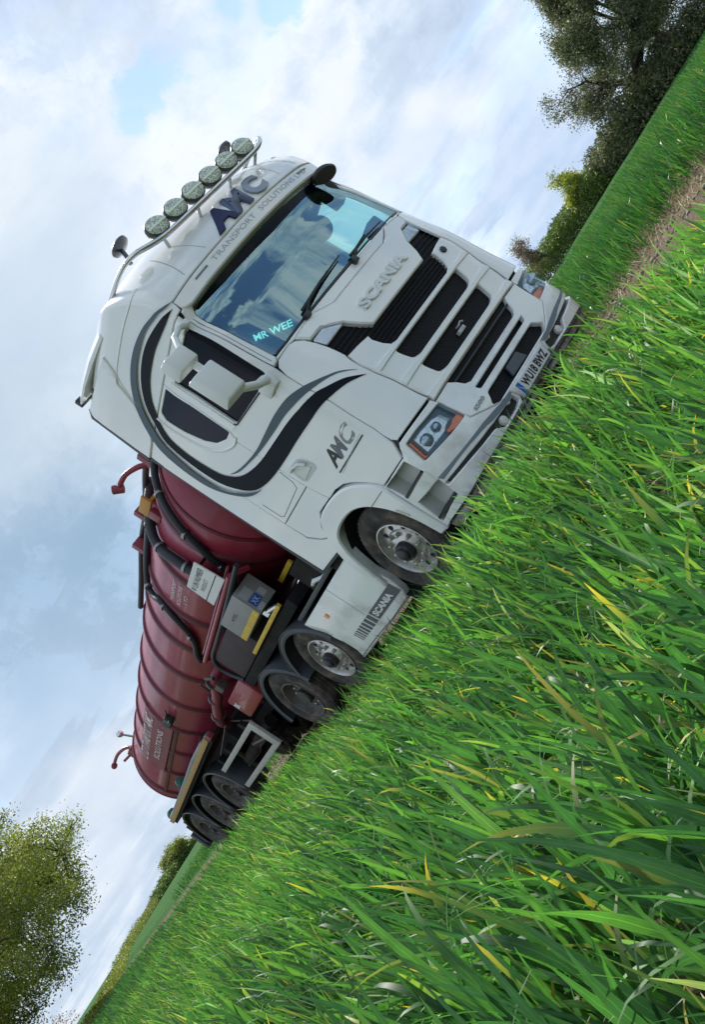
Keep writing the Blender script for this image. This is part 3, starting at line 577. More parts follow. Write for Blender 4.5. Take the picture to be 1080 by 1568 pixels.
def stripe(name, P, col, o=.0165):
    # keep to one side of the seams by following the highest surface under it
    def fn(u, z, off=0.):
        a = abs(u); b = o
        if a > 2.2 and z > 3.0 and a > 2.55 and z < 3.6: b = o
        return shell(u, z, b+off)
    panel(name, P, col, T, roll=0, thick=0, fn=fn, res=.05)
stripe('navy_stripe', blk+blk2[1:-1], BLKV, .0185)
g1 = catmull([(-.872, 1.585), (-.905, 1.645), (-.96, 1.715), (-1.018, 1.765), (-1.096, 1.823), (-1.209, 1.896), (-1.377, 1.965), (-1.55, 2.0), (-1.728, 2.022), (-1.953, 2.038), (-2.223, 2.058), (-2.487, 2.108), (-2.70, 2.168), (-2.80, 2.215)], 4)
g2 = catmull([(-2.80, 2.205), (-2.678, 2.139), (-2.46, 2.078), (-2.206, 2.020), (-1.878, 1.968), (-1.565, 1.925), (-1.304, 1.860), (-1.14, 1.799), (-1.01, 1.735), (-.93, 1.665), (-.872, 1.585)], 4)
stripe('grey_stripe', g1+g2[:-1], GREYV)
a1 = catmull([(-1.12, 3.14), (-1.30, 3.205), (-1.471, 3.263), (-1.692, 3.335), (-1.945, 3.380), (-2.211, 3.388), (-2.469, 3.36), (-2.718, 3.29), (-2.90, 3.19), (-3.053, 3.06), (-3.15, 2.904), (-3.205, 2.667), (-3.205, 2.42), (-3.15, 2.25), (-3.048, 2.092), (-2.952, 1.99), (-2.85, 1.93), (-2.72, 1.885)], 4)
a2 = catmull([(-2.72, 1.892), (-2.80, 1.93), (-2.906, 2.005), (-2.994, 2.09), (-3.065, 2.18), (-3.11, 2.29), (-3.125, 2.44), (-3.115, 2.60), (-3.07, 2.78), (-2.985, 2.96), (-2.85, 3.105), (-2.70, 3.205), (-2.49, 3.285), (-2.23, 3.325), (-1.971, 3.325), (-1.708, 3.298), (-1.491, 3.235), (-1.261, 3.168), (-1.12, 3.14)], 4)
stripe('grey_arc', a1+a2[:-1], GREYV, .030)
# side logo
for ch, mm, uc, w in (('A', TEXTB, -1.73, .20), ('M', MIDV, -1.55, .22), ('C', GREYT, -1.37, .17)):
    text('side_logo_letter', ch, mm, T, shell, (uc-.0, 1.418-.05*(uc+1.55)), .142, w=w, off=.0135, bold=.035, shear=.35)
b = panel('logo_underline', [(-1.845, 1.327), (-1.845, 1.312), (-1.30, 1.285), (-1.30, 1.300)], TEXTG, T, off=.0135, roll=0, thick=0)
text('side_lettering', 'TRANSPORT SOLUTIONS', mat('pale_letter', (.5, .52, .52), .4), T, shell, (-1.57, 1.3062), .011, w=.52, off=.0142, ang=.049)
# mirrors
def loft_box(x0, x1, y0, y1, z0, z1, bev, tap=.0, sh=0):
    b = MB(); M = Matrix.Identity(4); b.box((x0, y0, z0), (x1, y1, z1), bev)
    cx_ = (x0+x1)/2; cz_ = (z0+z1)/2; o = []
    for v in b.v:
        t = (v[1]-y0)/(y1-y0); k = 1-tap*(1-t); kx = 1-sh*(z1-v[2])/(z1-z0)
        o.append((cx_+(v[0]-cx_)*k*kx, v[1], cz_+(v[2]-cz_)*k))
    b.v = o; return b
mm_ = loft_box(-1.80, -1.53, -1.28, -1.17, 2.20, 2.565, .022, .14).done('main_mirror', WHITE2, T, 50)
loft_box(-1.785, -1.545, -1.169, -1.164, 2.22, 2.545, .002).done('mirror_glass', GLOSSB, mm_)
mu_ = loft_box(-1.82, -1.555, -1.28, -1.16, 2.615, 2.805, .022, .16).done('wide_angle_mirror', WHITE2, T, 50)
loft_box(-1.80, -1.575, -1.159, -1.154, 2.635, 2.785, .002).done('mirror_glass', GLOSSB, mu_)
b = MB(); b.tube([(-1.20, -.98, 2.17), (-1.30, -1.08, 2.165), (-1.44, -1.17, 2.16), (-1.56, -1.20, 2.225), (-1.62, -1.20, 2.26)], [.045, .042, .034, .034, .03], 10); b.box((-1.27, -1.06, 2.07), (-1.19, -.86, 2.20), .02); b.done('mirror_arm', WHITE2, T, 50)
b = MB(); b.tube([(-1.19, -1.0, 2.955), (-1.36, -1.14, 2.93), (-1.50, -1.19, 2.88), (-1.57, -1.20, 2.78)], [.03, .024, .026, .03], 10); b.box((-1.25, -1.05, 2.93), (-1.17, -.93, 2.985), .012); b.tube([(-1.62, -1.2, 2.55), (-1.62, -1.2, 2.64)], .035, 10); b.done('mirror_arm', WHITE2, T, 50)
b = MB(); b.lathe([(.001, -.045), (.06, -.04), (.135, -.005), (.15, .02), (.135, .04), (.001, .035)], (0, 0, 0), 'z', 32, 1, (1, .6))
Mx = Matrix.Translation((.955, -1.16, 2.945)) @ Matrix.Rotation(R_(17), 4, 'Y') @ Matrix.Rotation(R_(180-20), 4, 'X'); b.v = [tuple(Mx @ Vector(v)) for v in b.v]; b.tube([(.90, -1.14, 2.955), (.86, -1.09, 3.0)], .022, 8)
b.done('front_view_mirror', BLACK, T, 50)
# light bar with its six lamps
bar = catmull([(1.05, -.25, 3.77), (1.045, -.6, 3.735), (1.02, -.95, 3.68), (.95, -1.12, 3.62), (.82, -1.19, 3.55), (.66, -1.215, 3.515), (.3, -1.22, 3.51), (0, -1.22, 3.51)], 5)
bar = [(-x, y, z) for x, y, z in bar]+[p for p in reversed(bar)][1:]
b = MB(); b.tube(bar, .022, 10); b.tube([(x*.98, y+.055, z+.012) for x, y, z in bar], .013, 8)
for x, y, z, c in ((-.72, -1.2, 3.53, 1), (.72, -1.2, 3.53, 1), (-1.04, -.55, 3.74, 0), (1.04, -.55, 3.74, 0), (-.25, -1.22, 3.51, 1), (.25, -1.22, 3.51, 1)):
    b.tube([(x, y, z), (x*.93, y+.12, z-.05)], .016, 8)
b.done('light_bar', CHROME, T, 60)
for k in range(6):
    x = -.651+.2605*k; y = -1.20+.03*abs(x); z = 3.628
    b = MB(); b.lathe([(.001, .09), (.05, .085), (.09, .05), (.112, .01), (.116, -.015), (.108, -.03), (.10, -.032)], (x, y, z), 'y', 32, 1, (1.11, .80)); b.tube([(x, y+.04, z-.05), (x, y, 3.52)], .014, 8); L_ = b.done('spot_lamp', mat('lamp_shell', (.05, .055, .05), .35), T, 50)
    b = MB(); b.lathe([(.106, -.026), (.10, -.036), (.06, -.046), (.001, -.050)], (x, y, z), 'y', 32, 1, (1.11, .80)); b.done('lamp_cover', COVER, L_, 50)
    b = MB(); b.prism([(x-.105, z-.010), (x+.105, z-.010), (x+.105, z+.010), (x-.105, z+.010)], lambda a, c, o: (a, y-.052+.18*(a-x)**2+.0-o, c), .002, -.02); b.done('cover_bar', COVERL, L_)
for s in (-1, 1):
    b = MB(); b.lathe([(.001, .03), (.07, .025), (.10, .0), (.095, -.02), (.05, -.035), (.001, -.04)], (0, 0, 0), 'z', 28); Mx = Matrix.Translation((s*.80, -.90, 3.865)) @ Matrix.Rotation(R_(-8), 4, 'X')
    b.v = [tuple(Mx @ Vector(v)) for v in b.v]; b.tube([(s*.80, -.89, 3.86), (s*.83, -.88, 3.77), (s*.86, -.86, 3.70)], .020, 8); b.done('roof_dome_light', mat('dome_dark', (.035, .04, .065), .25, coat=.5), T, 50)
    b = MB(); b.lathe([(.04, 0), (.05, .03), (.045, .08), (.02, .10), (.001, .105)], (s*.92, -.05, 3.80), 'z', 20); b.done('roof_beacon', mat('beacon_white', (.75, .76, .76), .3), T, 50)
# roof spoiler
b = MB(); S_ = [(-.15, 3.80, 3.72), (.3, 3.885, 3.80), (.7, 3.93, 3.855), (1.0, 3.945, 3.875)]
V = []; F = []
for y, zt, zb in S_:
    for x, dz_ in ((-1.16, -.05), (-1.10, 0), (-.6, .02), (0, .03), (.6, .02), (1.10, 0), (1.16, -.05)): V.append((x, y, zt+dz_)); 
for y, zt, zb in S_:
    for x in (-1.16, -1.10, -.6, 0, .6, 1.10, 1.16): V.append((x, y, zb))
for i in range(3):
    for j in range(6): a = i*7+j; F.append((a, a+1, a+8, a+7)); F.append((a+28, a+35, a+36, a+29))
for i in range(3): F.append((i*7, i*7+7, i*7+35, i*7+28)); F.append((i*7+6, i*7+34, i*7+41, i*7+13))
for j in range(6): F.append((j, j+28, j+29, j+1)); F.append((21+j, 22+j, 50+j, 49+j))
b.add(V, F).done('roof_spoiler', WHITE, T, 40)
b = MB(); b.box((-1.162, 1.0, 3.868), (1.162, 1.05, 3.955), .008).done('spoiler_edge', BLACK, T)
b = MB(); b.box((-1.14, .70, 1.05), (1.14, .74, 3.80)); b.done('cab_rear_wall', mat('cab_rear_grey', (.06, .065, .07), .6), T)
# cab inside
b = MB(); b.box((-1.12, -1.05, 1.70), (1.12, .66, 1.74)); b.done('cab_floor', VOID, T)
b = MB(); b.box((-1.13, -1.0, 3.02), (1.13, .66, 3.05)); b.done('headlining', VOID, T)
b = MB(); b.box((-1.13, .62, 1.74), (1.13, .66, 3.02)); b.done('bunk_wall', VOID, T)
b = MB(); b.box((-1.125, -.12, 1.74), (-1.10, .62, 3.02)); b.box((1.10, -.10, 1.74), (1.125, .62, 3.02)); b.box((-1.125, -.95, 1.74), (-1.10, -.1, 2.15)); b.box((1.10, -.95, 1.74), (1.125, -.1, 2.25)); b.done('inner_lining', VOID, T)
b = MB(); b.box((-1.0, -1.02, 1.75), (1.0, -.70, 2.20), .05); b.box((-.75, -.98, 2.1), (.55, -.66, 2.26), .04); b.done('dashboard', SEAT, T)
for x in (-.62, .62):
    b = MB(); b.box((x-.25, -.35, 1.95), (x+.25, .15, 2.10), .05); b.box((x-.25, .08, 2.05), (x+.25, .24, 2.62), .07); b.box((x-.14, .10, 2.60), (x+.14, .22, 2.82), .05); b.done('seat', SEAT, T, 50)
b = MB(); P = [(-.62+.20*cos(t), -.62-.08*sin(t), 2.28+.18*sin(t)) for t in np.linspace(0, 2*pi, 25)]; b.tube(P, .014, 8, False); b.tube([(-.62, -.62, 2.28), (-.62, -.8, 2.16)], .04, 8); b.tube([(-.82, -.62, 2.28), (-.42, -.62, 2.28)], .02, 6); b.done('steering_wheel', BLACK, T)
b = MB(); b.lathe([(.12, -.02), (.12, .02), (.04, .05), (.001, .05)], (0, 0, 0), 'y', 24, 1); Mx = Matrix.Translation((.80, -.72, 2.76)) @ Matrix.Rotation(R_(-40), 4, 'Z'); b.v = [tuple(Mx @ Vector(v)) for v in b.v]; b.tube([(.80, -.72, 2.76), (.88, -.78, 2.98)], .012, 6); b.done('cab_fan', SEAT, T)
b = MB(); b.box((.95, -1.02, 2.70), (1.09, -.86, 2.93), .02); b.box((.93, -.96, 2.22), (1.08, -.80, 2.40), .02); b.done('pillar_trim', SEAT, T)
# lit name board in the windscreen
NB = root('name_board', (-.86, -1.16, 2.30), 'teal light-up name board reading MR WEE in the near corner of the windscreen', 'sign')
def nb(u, z, off=0.): return shell(u, z, -.035+off)
P = [(-1.045, 2.425), (-.985, 2.505), (-.70, 2.285), (-.765, 2.212)]
p = panel('board', P, mat('board_teal', (.04, .16, .18), .4), NB, fn=nb, roll=.003, thick=.01)
LT = bpy.data.materials.new('lit_letters'); LT.use_nodes = True; q = LT.node_tree.nodes['Principled BSDF']; q.inputs['Base Color'].default_value = (.5, .9, .88, 1); q.inputs['Emission Color'].default_value = (.40, .92, .88, 1); q.inputs['Emission Strength'].default_value = .75
text('board_text', 'MR WEE', LT, NB, nb, (-.873, 2.357), .062, w=.30, off=.004, bold=.022, ang=-.645)
FR = mat('board_frame', (.25, .5, .5), .3)
b = MB(); b.tube([nb(u, z, .004) for u, z in P+P[:1]], .003, 5); b.done('board_frame', FR, NB)
CX = root('sticker', (.0, -1.28, 2.45), 'small pale criss-cross sticker with a triangle inside the middle of the windscreen', 'sticker')
b = MB()
for (a, c, d, e) in ((-.30, 2.50, -.06, 2.56), (-.28, 2.60, -.14, 2.42), (-.20, 2.63, -.08, 2.46), (-.37, 2.52, -.30, 2.40), (-.37, 2.52, -.22, 2.42), (-.30, 2.40, -.22, 2.42)):
    b.tube([shell(a, c, -.012), shell(d, e, -.012)], .006, 5)
b.done('sticker_lines', mat('sticker_pale', (.75, .92, .95), .4), CX)
# side fairing with its dark letter band
fo = [(.648, 1.0), (.655, .93), (2.279, .940), (2.235, .80), (2.16, .65), (2.11, .48), (2.10, .34), (2.155, .222), (1.98, .215), (.68, .228), (.60, .32), (.575, .46), (.60, .72), (.63, .90)]
for fn, nm in ((side, 0), (sideR, 1)):
    fa = panel('side_fairing', fo, WHITE, T, fn=fn, off=.0, roll=.012, thick=.07, res=.12)
    b = MB(); b.prism([(1.357, .93), (1.362, .93), (1.370, .475), (1.365, .475)], fn, .0015, -.005); b.done('fairing_seam', mat('seam_shadow', (.10, .11, .11), .6), fa)
    b = MB(); b.tube([fn(.66, .252, .003), fn(1.1, .240, .003), fn(1.65, .255, .003), fn(2.13, .25, .003)], .005, 5); b.done('fairing_seam', mat('seam_shadow', (.10, .11, .11), .6), fa)
    panel('letter_band', [(.622, .462), (.603, .335), (1.27, .333), (1.30, .458)], NAVY if 0 else mat('band_slate', (.07, .08, .10), .35), fa, fn=fn, off=.003, roll=0, thick=0)
    y = 1.325
    for wd in (.075, .065, .055, .045, .035, .027, .02, .014):
        panel('band_bar', [(y, .458), (y-.02, .334), (y-.02+wd, .335), (y+wd, .457)], mat('band_slate', (.07, .08, .10), .35), fa, fn=fn, off=.003, roll=0, thick=0); y += wd+.026
    text('fairing_badge', 'SCANIA', SIGNW, fa, fn, (1.0, .397), .072, w=.50, off=.006, bold=.05, flip=-1 if nm == 0 else 1)
    panel('side_marker', rounded([(1.79, .815), (1.79, .76), (1.85, .76), (1.85, .815)], .01), ORANGE, fa, fn=fn, off=.012, roll=.004)
    s = -1 if nm == 0 else 1
    b = MB(); b.box((s*1.17, .76, .985), (s*.80, 2.35, 1.035), .01); b.done('tank_cover', FENDG, T)
# fenders over the second and third axle
for s in (-1, 1):
    for yc_, a0, a1_ in ((2.78, 12, 160), (3.99, 5, 165)):
        b = MB(); n = 22; prof = [(.63, 0), (.665, -.012), (.695, 0), (.70, .05), (.70, .60)]
        V = []; F = []
        for k in range(n+1):
            t = R_(a0+(a1_-a0)*k/n)
            for r, d in prof: V.append((s*(1.235-d), yc_+r*cos(t), .40+r*sin(t)))
        m1 = len(prof)
        for k in range(n):
            for j in range(m1-1): a = k*m1+j; F.append((a, a+1, a+m1+1, a+m1))
        b.add(V, F); b.tube([(s*1.24, yc_+.70*cos(R_(a)), .40+.70*sin(R_(a))) for a in range(a0, a1_, 8)], .008, 5); b.done('mudguard', FENDG, T, 50)
b = MB(); b.tube([(-1.0, 1.82, 1.085), (-1.02, 1.70, 1.09), (-1.0, 1.58, 1.04), (-1.0, 1.50, 1.03)], [.02, .028, .02, .016], 8); b.done('grab_handle', WHITE2, T)
# chassis
b = MB(); b.box((-.48, -1.0, .55), (-.38, 5.0, .85)); b.box((.38, -1.0, .55), (.48, 5.0, .85)); b.box((-1.0, -.9, .45), (1.0, -.7, .65)); b.box((-.35, -1.0, .6), (.35, 1.0, 1.6)); b.box((-1.1, .8, .28), (-.5, 2.0, .9)); b.box((.5, .8, .28), (1.1, 2.0, .9))
b.box((-.55, 3.2, .85), (.55, 4.2, 1.08)); b.box((-.9, 1.2, .9), (.9, 1.3, 1.5)); b.box((-.35, 1.0, .85), (.35, 1.4, 1.6)); b.box((-1.17, .70, .92), (-.9, 1.02, 1.02)); b.box((-1.0, 1.25, 1.0), (1.0, 1.9, 1.36)); b.done('chassis_and_filler', DARK, T)  # last box: added dark filler that hides the sky gap behind the cab
b = MB(); 
for yy in (0, 2.67, 3.98): b.tube([(-1.0, yy, .5), (1.0, yy, .5)], .07, 10)
b.done('axle', DARK, T)
b = MB()
for k in range(7):
    a = (-.5+.12*k, .78, 1.15+.02*(k % 3)); b.tube(catmull([a, (a[0]-.05, 1.0, .98-.03*(k % 2)), (a[0]+.03, 1.4, 1.0), (a[0], 1.7, 1.2+.05*k)], 4), .014, 6)
b.done('air_hose', HOSE, T)

# ------------------------------------------------------------------ wheels
def wheel(kind):
    """axle along x, outer face towards -x, centre at origin; returns list of (name, mesh, material)"""
    R = .50; out_ = []
    b = MB(); rr = .295; wd = .30 if kind != 'trailer' else .36
    prof = [(rr, .0), (rr+.02, -.006), (rr+.05, .012), (rr+.10, .022), (rr+.15, .020), (R-.035, .006), (R-.012, -.012), (R-.002, -.03)]
    hh = -.03
    for g in range(5): prof += [(R, hh-.012), (R, hh-.040), (R-.013, hh-.043), (R-.013, hh-.052)]; hh -= .052
    prof += [(R, -wd+.03), (R-.02, -wd), (rr, -wd+.02)]
    b.lathe(prof, n=64)
    nb_ = 56
    for k in range(nb_):
        t = 2*pi*k/nb_; c, q = cos(t), sin(t)
        V = [(-h, r*cos(t+dt), r*sin(t+dt)) for (h, r, dt) in ((-.004, R-.03, 0), (-.004, R-.03, .045), (-.02, R+.002, .045), (-.02, R+.002, 0), (-.05, R+.002, 0), (-.05, R+.002, .045))]
        b.add(V, [(0, 1, 2, 3), (3, 2, 5, 4)])
    out_.append(('tyre', b, RUBBER, 40))
    b = MB()
    if kind == 'front':
        b.lathe([(.298, -.004), (.298, .006), (.288, .008), (.272, -.02), (.262, -.052), (.252, -.050), (.20, -.042), (.188, -.024), (.150, -.016), (.130, .0), (.001, .0)], n=64); m_ = RIM
    else:
        b.lathe([(.298, -.004), (.298, .006), (.285, .006), (.272, -.05), (.262, -.09), (.24, -.12), (.20, -.115), (.15, -.11), (.13, -.10), (.001, -.10)], n=64); m_ = RIMD
    out_.append(('wheel', b, m_, 40))
    z0 = .0 if kind == 'front' else -.10
    b = MB()
    if kind != 'drive': b.lathe([(.095, z0), (.095, z0+.045), (.088, z0+.06), (.065, z0+.062), (.06, z0+.085), (.05, z0+.092), (.001, z0+.092)], n=40)
    else: b.lathe([(.105, z0), (.105, z0+.07), (.09, z0+.085), (.001, z0+.085)], n=40)
    out_.append(('hub', b, HUBD, 40))
    b = MB(); b.lathe([(.022, 0), (.022, .018), (.018, .024), (.018, .042), (.001, .046)], n=8); nut = b
    hole = MB(); hole.lathe([(.028, .0), (.001, .001)], n=20, scale=(1.0, .78))
    return out_, nut, hole, z0
def place_wheel(proto, kind, x, y, s, parent, rot=0):
    o_, nut, hole, z0 = proto; M = Matrix.Translation((x, y, .5)) @ Matrix.Rotation(pi if s > 0 else 0, 4, 'Z') @ Matrix.Rotation(rot, 4, 'X')
    key = kind
    if key not in MC:
        MC[key] = {}
        for nm, b, mt, sm in o_:
            o = b.done(nm, mt, None, sm); MC[key][nm] = o.data; bpy.data.objects.remove(o)
        o = nut.done('wheel_nut', NUT, None); MC[key]['nut'] = o.data; bpy.data.objects.remove(o)
        o = hole.done('hand_hole', VOID, None); MC[key]['hole'] = o.data; bpy.data.objects.remove(o)
    d = MC[key]
    w = bpy.data.objects.new('wheel', d['wheel']); COL.objects.link(w); w.matrix_basis = M; attach(w, parent)
    for nm in ('tyre', 'hub'):
        c = bpy.data.objects.new(nm, d[nm]); COL.objects.link(c); c.parent = w
    for k in range(10):
        t = 2*pi*k/10; c = bpy.data.objects.new('wheel_nut', d['nut']); COL.objects.link(c); c.parent = w; c.location = (-z0+(.020 if kind == 'front' else .012), .167*cos(t), .167*sin(t))
    for k in range(10):
        t = 2*pi*(k+.5)/10; r = .228 if kind == 'front' else .222
        c = bpy.data.objects.new('hand_hole', d['hole']); COL.objects.link(c); c.parent = w; c.location = (-(z0+(-.0405 if kind == 'front' else -.0125))-.001, r*cos(t), r*sin(t)); c.rotation_euler = (t, 0, 0)
        if kind == 'front': c.rotation_euler = Matrix.Rotation(t, 3, 'X').to_euler()
    return w
MC = {}
PF, PDR, PTR = wheel('front'), wheel('drive'), wheel('trailer')
for s in (-1, 1):
    place_wheel(PF, 'front', s*1.195, 0, s, T, .3)
    place_wheel(PF, 'front', s*1.175, 2.66, s, T, 1.1)
    place_wheel(PDR, 'drive', s*1.20, 3.98, s, T, .7)
# ------------------------------------------------------------------ the tanker trailer
Q = root('tanker_trailer', (0, 8.6, 0), 'maroon vacuum tanker trailer with ribbed barrel and black hoses, coupled behind the white lorry', 'tanker')
RT = .962
def az(y): return 2.06-.067*(y-8.3)
def tank(u, v, off=0.):     # u = y, v = arc metres above the widest point on the near side
    a = v/RT; return (-(RT+off)*cos(a), u, az(u)+(RT+off)*sin(a))
b = MB(); n = 72; V = []; F = []
prof = [(1.80, .001), (1.815, .30), (1.87, .58), (1.96, .80), (2.05, .91), (2.14, RT)]+[(y, RT) for y in np.arange(2.4, 12.0, .4)]+[(12.0, RT), (12.06, .94), (12.14, .84), (12.22, .62), (12.27, .32), (12.29, .001)]
for y, r in prof:
    for k in range(n): t = 2*pi*k/n; V.append((-r*cos(t), y, az(y)+r*sin(t)))
for i in range(len(prof)-1):
    for k in range(n): F.append((i*n+k, i*n+(k+1) % n, (i+1)*n+(k+1) % n, (i+1)*n+k))
b.add(V, F).done('barrel', MARoon, Q, 50)
for y, w, h in ((2.14, .03, .012), (2.60, .09, .035), (3.53, .09, .035), (4.37, .09, .035), (5.22, .09, .035), (6.15, .09, .035), (7.27, .09, .035), (8.30, .09, .035), (9.38, .09, .035), (10.48, .09, .035), (11.63, .09, .035), (11.98, .03, .014)):
    b = MB(); V = []; F = []
    pr = [(-w/2-.012, 0), (-w/2, h*.8), (-w/2+.012, h), (w/2-.012, h), (w/2, h*.8), (w/2+.012, 0)]
    for k in range(n):
        t = 2*pi*k/n
        for d, q in pr: V.append((-(RT+q-.002)*cos(t), y+d, az(y+d)+(RT+q-.002)*sin(t)))
    m1 = len(pr)
    for k in range(n):
        for j in range(m1-1): a = k*m1+j; c = ((k+1) % n)*m1+j; F.append((a, a+1, c+1, c))
    b.add(V, F).done('stiffening_ring', MARD, Q, 40)
# lower pockets between the rings at the back, raised text panel above them
for y0, y1 in ((8.36, 9.33), (9.43, 10.43), (10.53, 11.58)):
    b = MB()
    for P in ([(y0, -.22), (y0, -.17), (y1, -.17), (y1, -.22)], [(y0, -.62), (y0, -.58), (y1, -.58), (y1, -.62)]): b.prism(P, tank, .028, -.01)
    b.done('barrel_rail', MARD, Q, 30)
tp = panel('lettering_panel', [(8.25, .44), (8.30, -.15), (10.48, -.13), (10.44, .42)], mat('maroon_panel', (.20, .035, .055), .4, var=.12, vscale=3), Q, fn=tank, off=.045, roll=.01, thick=.03, res=.15)
for w_, y_, l_ in (('AMC', 8.66, .50), ('TRANSPORT', 9.46, .98), ('LTD', 10.20, .42)): text('tank_lettering', w_, TXTPINK, tp, tank, (y_, .30), .19, w=l_, off=.058, bold=.02, flip=-1)
text('tank_lettering', 'SOLUTIONS', TXTPINK, tp, tank, (9.30, .05), .11, w=1.4, off=.053, bold=.02, flip=-1)
for w_, v_, h_, l_ in (('TRANSPORT', .19, .06, .55), ('SOLUTIONS', .09, .055, .50), ('LTD', .0, .05, .22)): text('tank_lettering', w_, TXTPINK, Q, tank, (3.94, v_), h_, w=l_, off=.008, bold=.02, flip=-1)
# white product sign
sg = MB(); S = [(2.578, 2.335), (2.545, 1.94), (3.238, 1.952), (3.20, 2.33)]
def sf(u, v, o=0.): return (-1.15-o, u, v)
sign = panel('product_sign', S, SIGNW, Q, fn=sf, roll=.003, thick=.012, res=.3)
b = MB(); b.prism([(2.555, 2.055), (3.232, 2.062), (3.232, 2.052), (2.555, 2.045)], sf, .003, -.005); b.tube([(-.93, 2.7, 2.28), (-1.145, 2.7, 2.28)], .02); b.tube([(-.93, 3.1, 2.0), (-1.145, 3.1, 2.0)], .02); b.done('sign_divider', DARK, sign)
text('sign_text', 'UN NUMBER', TEXTG, sign, sf, (2.85, 2.235), .075, w=.46, off=.003, flip=-1); text('sign_text', 'PRODUCT', mat('mid_letter', (.2, .22, .22), .4), sign, sf, (2.92, 2.135), .055, w=.28, off=.003, flip=-1)
panel('sign_pictogram', [(3.12, 2.27), (3.12, 2.21), (3.17, 2.21), (3.17, 2.27)], mat('mid_letter', (.2, .22, .22), .4), sign, fn=sf, off=.003, roll=0, thick=0)
# hoses looped over the barrel
def th(P, off, r, k=6): 
    b = MB(); b.tube([tank(u, R_(v)*RT, off) for u, v in catmull(P, k)], r, 10); return b
th([(2.15, 62), (2.22, 45), (2.29, 26), (2.35, 12), (2.47, -4), (2.62, -15), (2.80, -26), (3.05, -30), (3.6, -31), (4.3, -32)], .05, .045).done('hose', HOSE, Q, 60)
th([(3.0, 72), (3.09, 52), (3.22, 37), (3.17, 24), (3.06, 10), (3.03, 0), (3.02, -10), (3.1, -24)], .07, .062).done('hose', HOSE, Q, 60)
th([(3.2, 66), (3.7, 60), (4.25, 52), (4.6, 42), (4.56, 30), (4.42, 20), (4.46, 7), (4.62, -6), (4.85, -13), (5.15, -16), (5.35, -20)], .05, .043).done('hose', HOSE, Q, 60)
for (u_, v_), rr_ in (((2.26, 34), .056), ((2.40, 6), .056), ((2.70, -20), .056), ((3.19, 44), .072), ((3.18, 26), .072), ((3.03, 2), .072), ((4.58, 38), .053), ((4.43, 16), .053), ((4.72, -9), .053)):
    p_ = Vector(tank(u_, R_(v_)*RT, .058 if rr_ < .07 else .07)); q_ = Vector(tank(u_+.01, R_(v_+2)*RT, .058 if rr_ < .07 else .07)); d_ = (q_-p_).normalized()*.018
    MB().tube([p_-d_, p_+d_], rr_, 12).done('hose_clip', mat('clip_steel', (.28, .28, .28), .4, metal=.8), Q, 50)
b = MB(); b.tube(catmull([(-.45, 2.2, az(2.2)+.98), (-.42, 2.8, az(2.8)+1.02), (-.42, 3.6, az(3.6)+.98), (-.40, 4.4, az(4.4)+1.02), (-.42, 5.4, az(5.4)+.97), (-.42, 6.2, az(6.2)+.95)], 5), .042, 10)
b.done('top_hose', HOSE, Q, 60)
b = MB()
for y in (2.3, 3.5, 4.3): MB().box((-.58, y-.05, az(y)+.80), (-.30, y+.05, az(y)+1.05), .01).done('hose_clamp', mat('maroon_fitting', (.22, .03, .05), .4), Q)
b.tube(catmull([(-.45, 2.55, az(2.6)+.98), (-.52, 2.60, az(2.6)+1.07), (-.62, 2.75, az(2.6)+1.16), (-.70, 2.95, az(2.6)+1.17)], 4), .035, 8)
b.tube([(-.67, 2.93, az(2.6)+1.12), (-.74, 2.98, az(2.6)+1.22)], .055, 8); b.done('top_fitting', mat('maroon_fitting', (.22, .03, .05), .4), Q, 50)
b = MB(); b.box((-.74, 2.72, 3.16), (-.50, 3.02, 3.20), .005); b.box((-.76, 2.70, 3.15), (-.73, 3.04, 3.29), .005); b.done('ladder_head', mat('amber_plate', (.50, .24, .03), .5), Q)
b = MB(); b.box((-.74, 2.72, 2.98), (-.70, 3.02, 3.155), .005); b.box((-.80, 2.80, 2.98), (-.74, 2.96, 3.13), .01); b.done('ladder_plate', mat('maroon_fitting', (.22, .03, .05), .4), Q)
# walkway beam below the sign, grey controller box, hose tray
b = MB(); b.tube([(-1.12, 2.45, 1.915), (-1.12, 4.85, 1.81)], .035, 8); b.tube([(-1.06, 2.4, 1.98), (-1.06, 4.8, 1.88)], .018, 6); b.tube([(-1.12, 2.45, 1.915), (-.90, 2.45, 1.80)], .03, 6); b.tube([(-1.12, 4.8, 1.81), (-.85, 4.8, 1.6)], .03, 6); b.done('side_beam', MARoon, Q, 50)
b = MB(); b.tube(catmull([(-1.14, 3.5, 1.79), (-1.14, 4.1, 1.76), (-1.14, 4.55, 1.73), (-1.14, 4.72, 1.60), (-1.14, 4.70, 1.42), (-1.14, 4.6, 1.25)], 5), .03, 8); b.tube([(-1.14, 3.5, 1.79), (-1.14, 2.1, 1.88)], .03, 8); b.done('cable_loop', HOSE, Q, 60)
gb_ = MB().box((-1.20, 2.65, 1.42), (-.86, 3.46, 1.79), .006).done('control_box', BOXG, Q)
panel('warning_stripe', [(2.66, 1.51), (2.66, 1.43), (3.45, 1.43), (3.45, 1.51)], YELLOW, gb_, fn=lambda u, v, o=0.: (-1.2005-o, u, v), off=.002, roll=0, thick=0, res=.5)
text('box_text', 'MTEG', TEXTB, gb_, lambda u, v, o=0.: (-1.2005-o, u, v), (3.10, 1.665), .045, w=.20, off=.002, flip=-1)
def bf(u, v, o=0.): return (u, 2.6495-o, v)
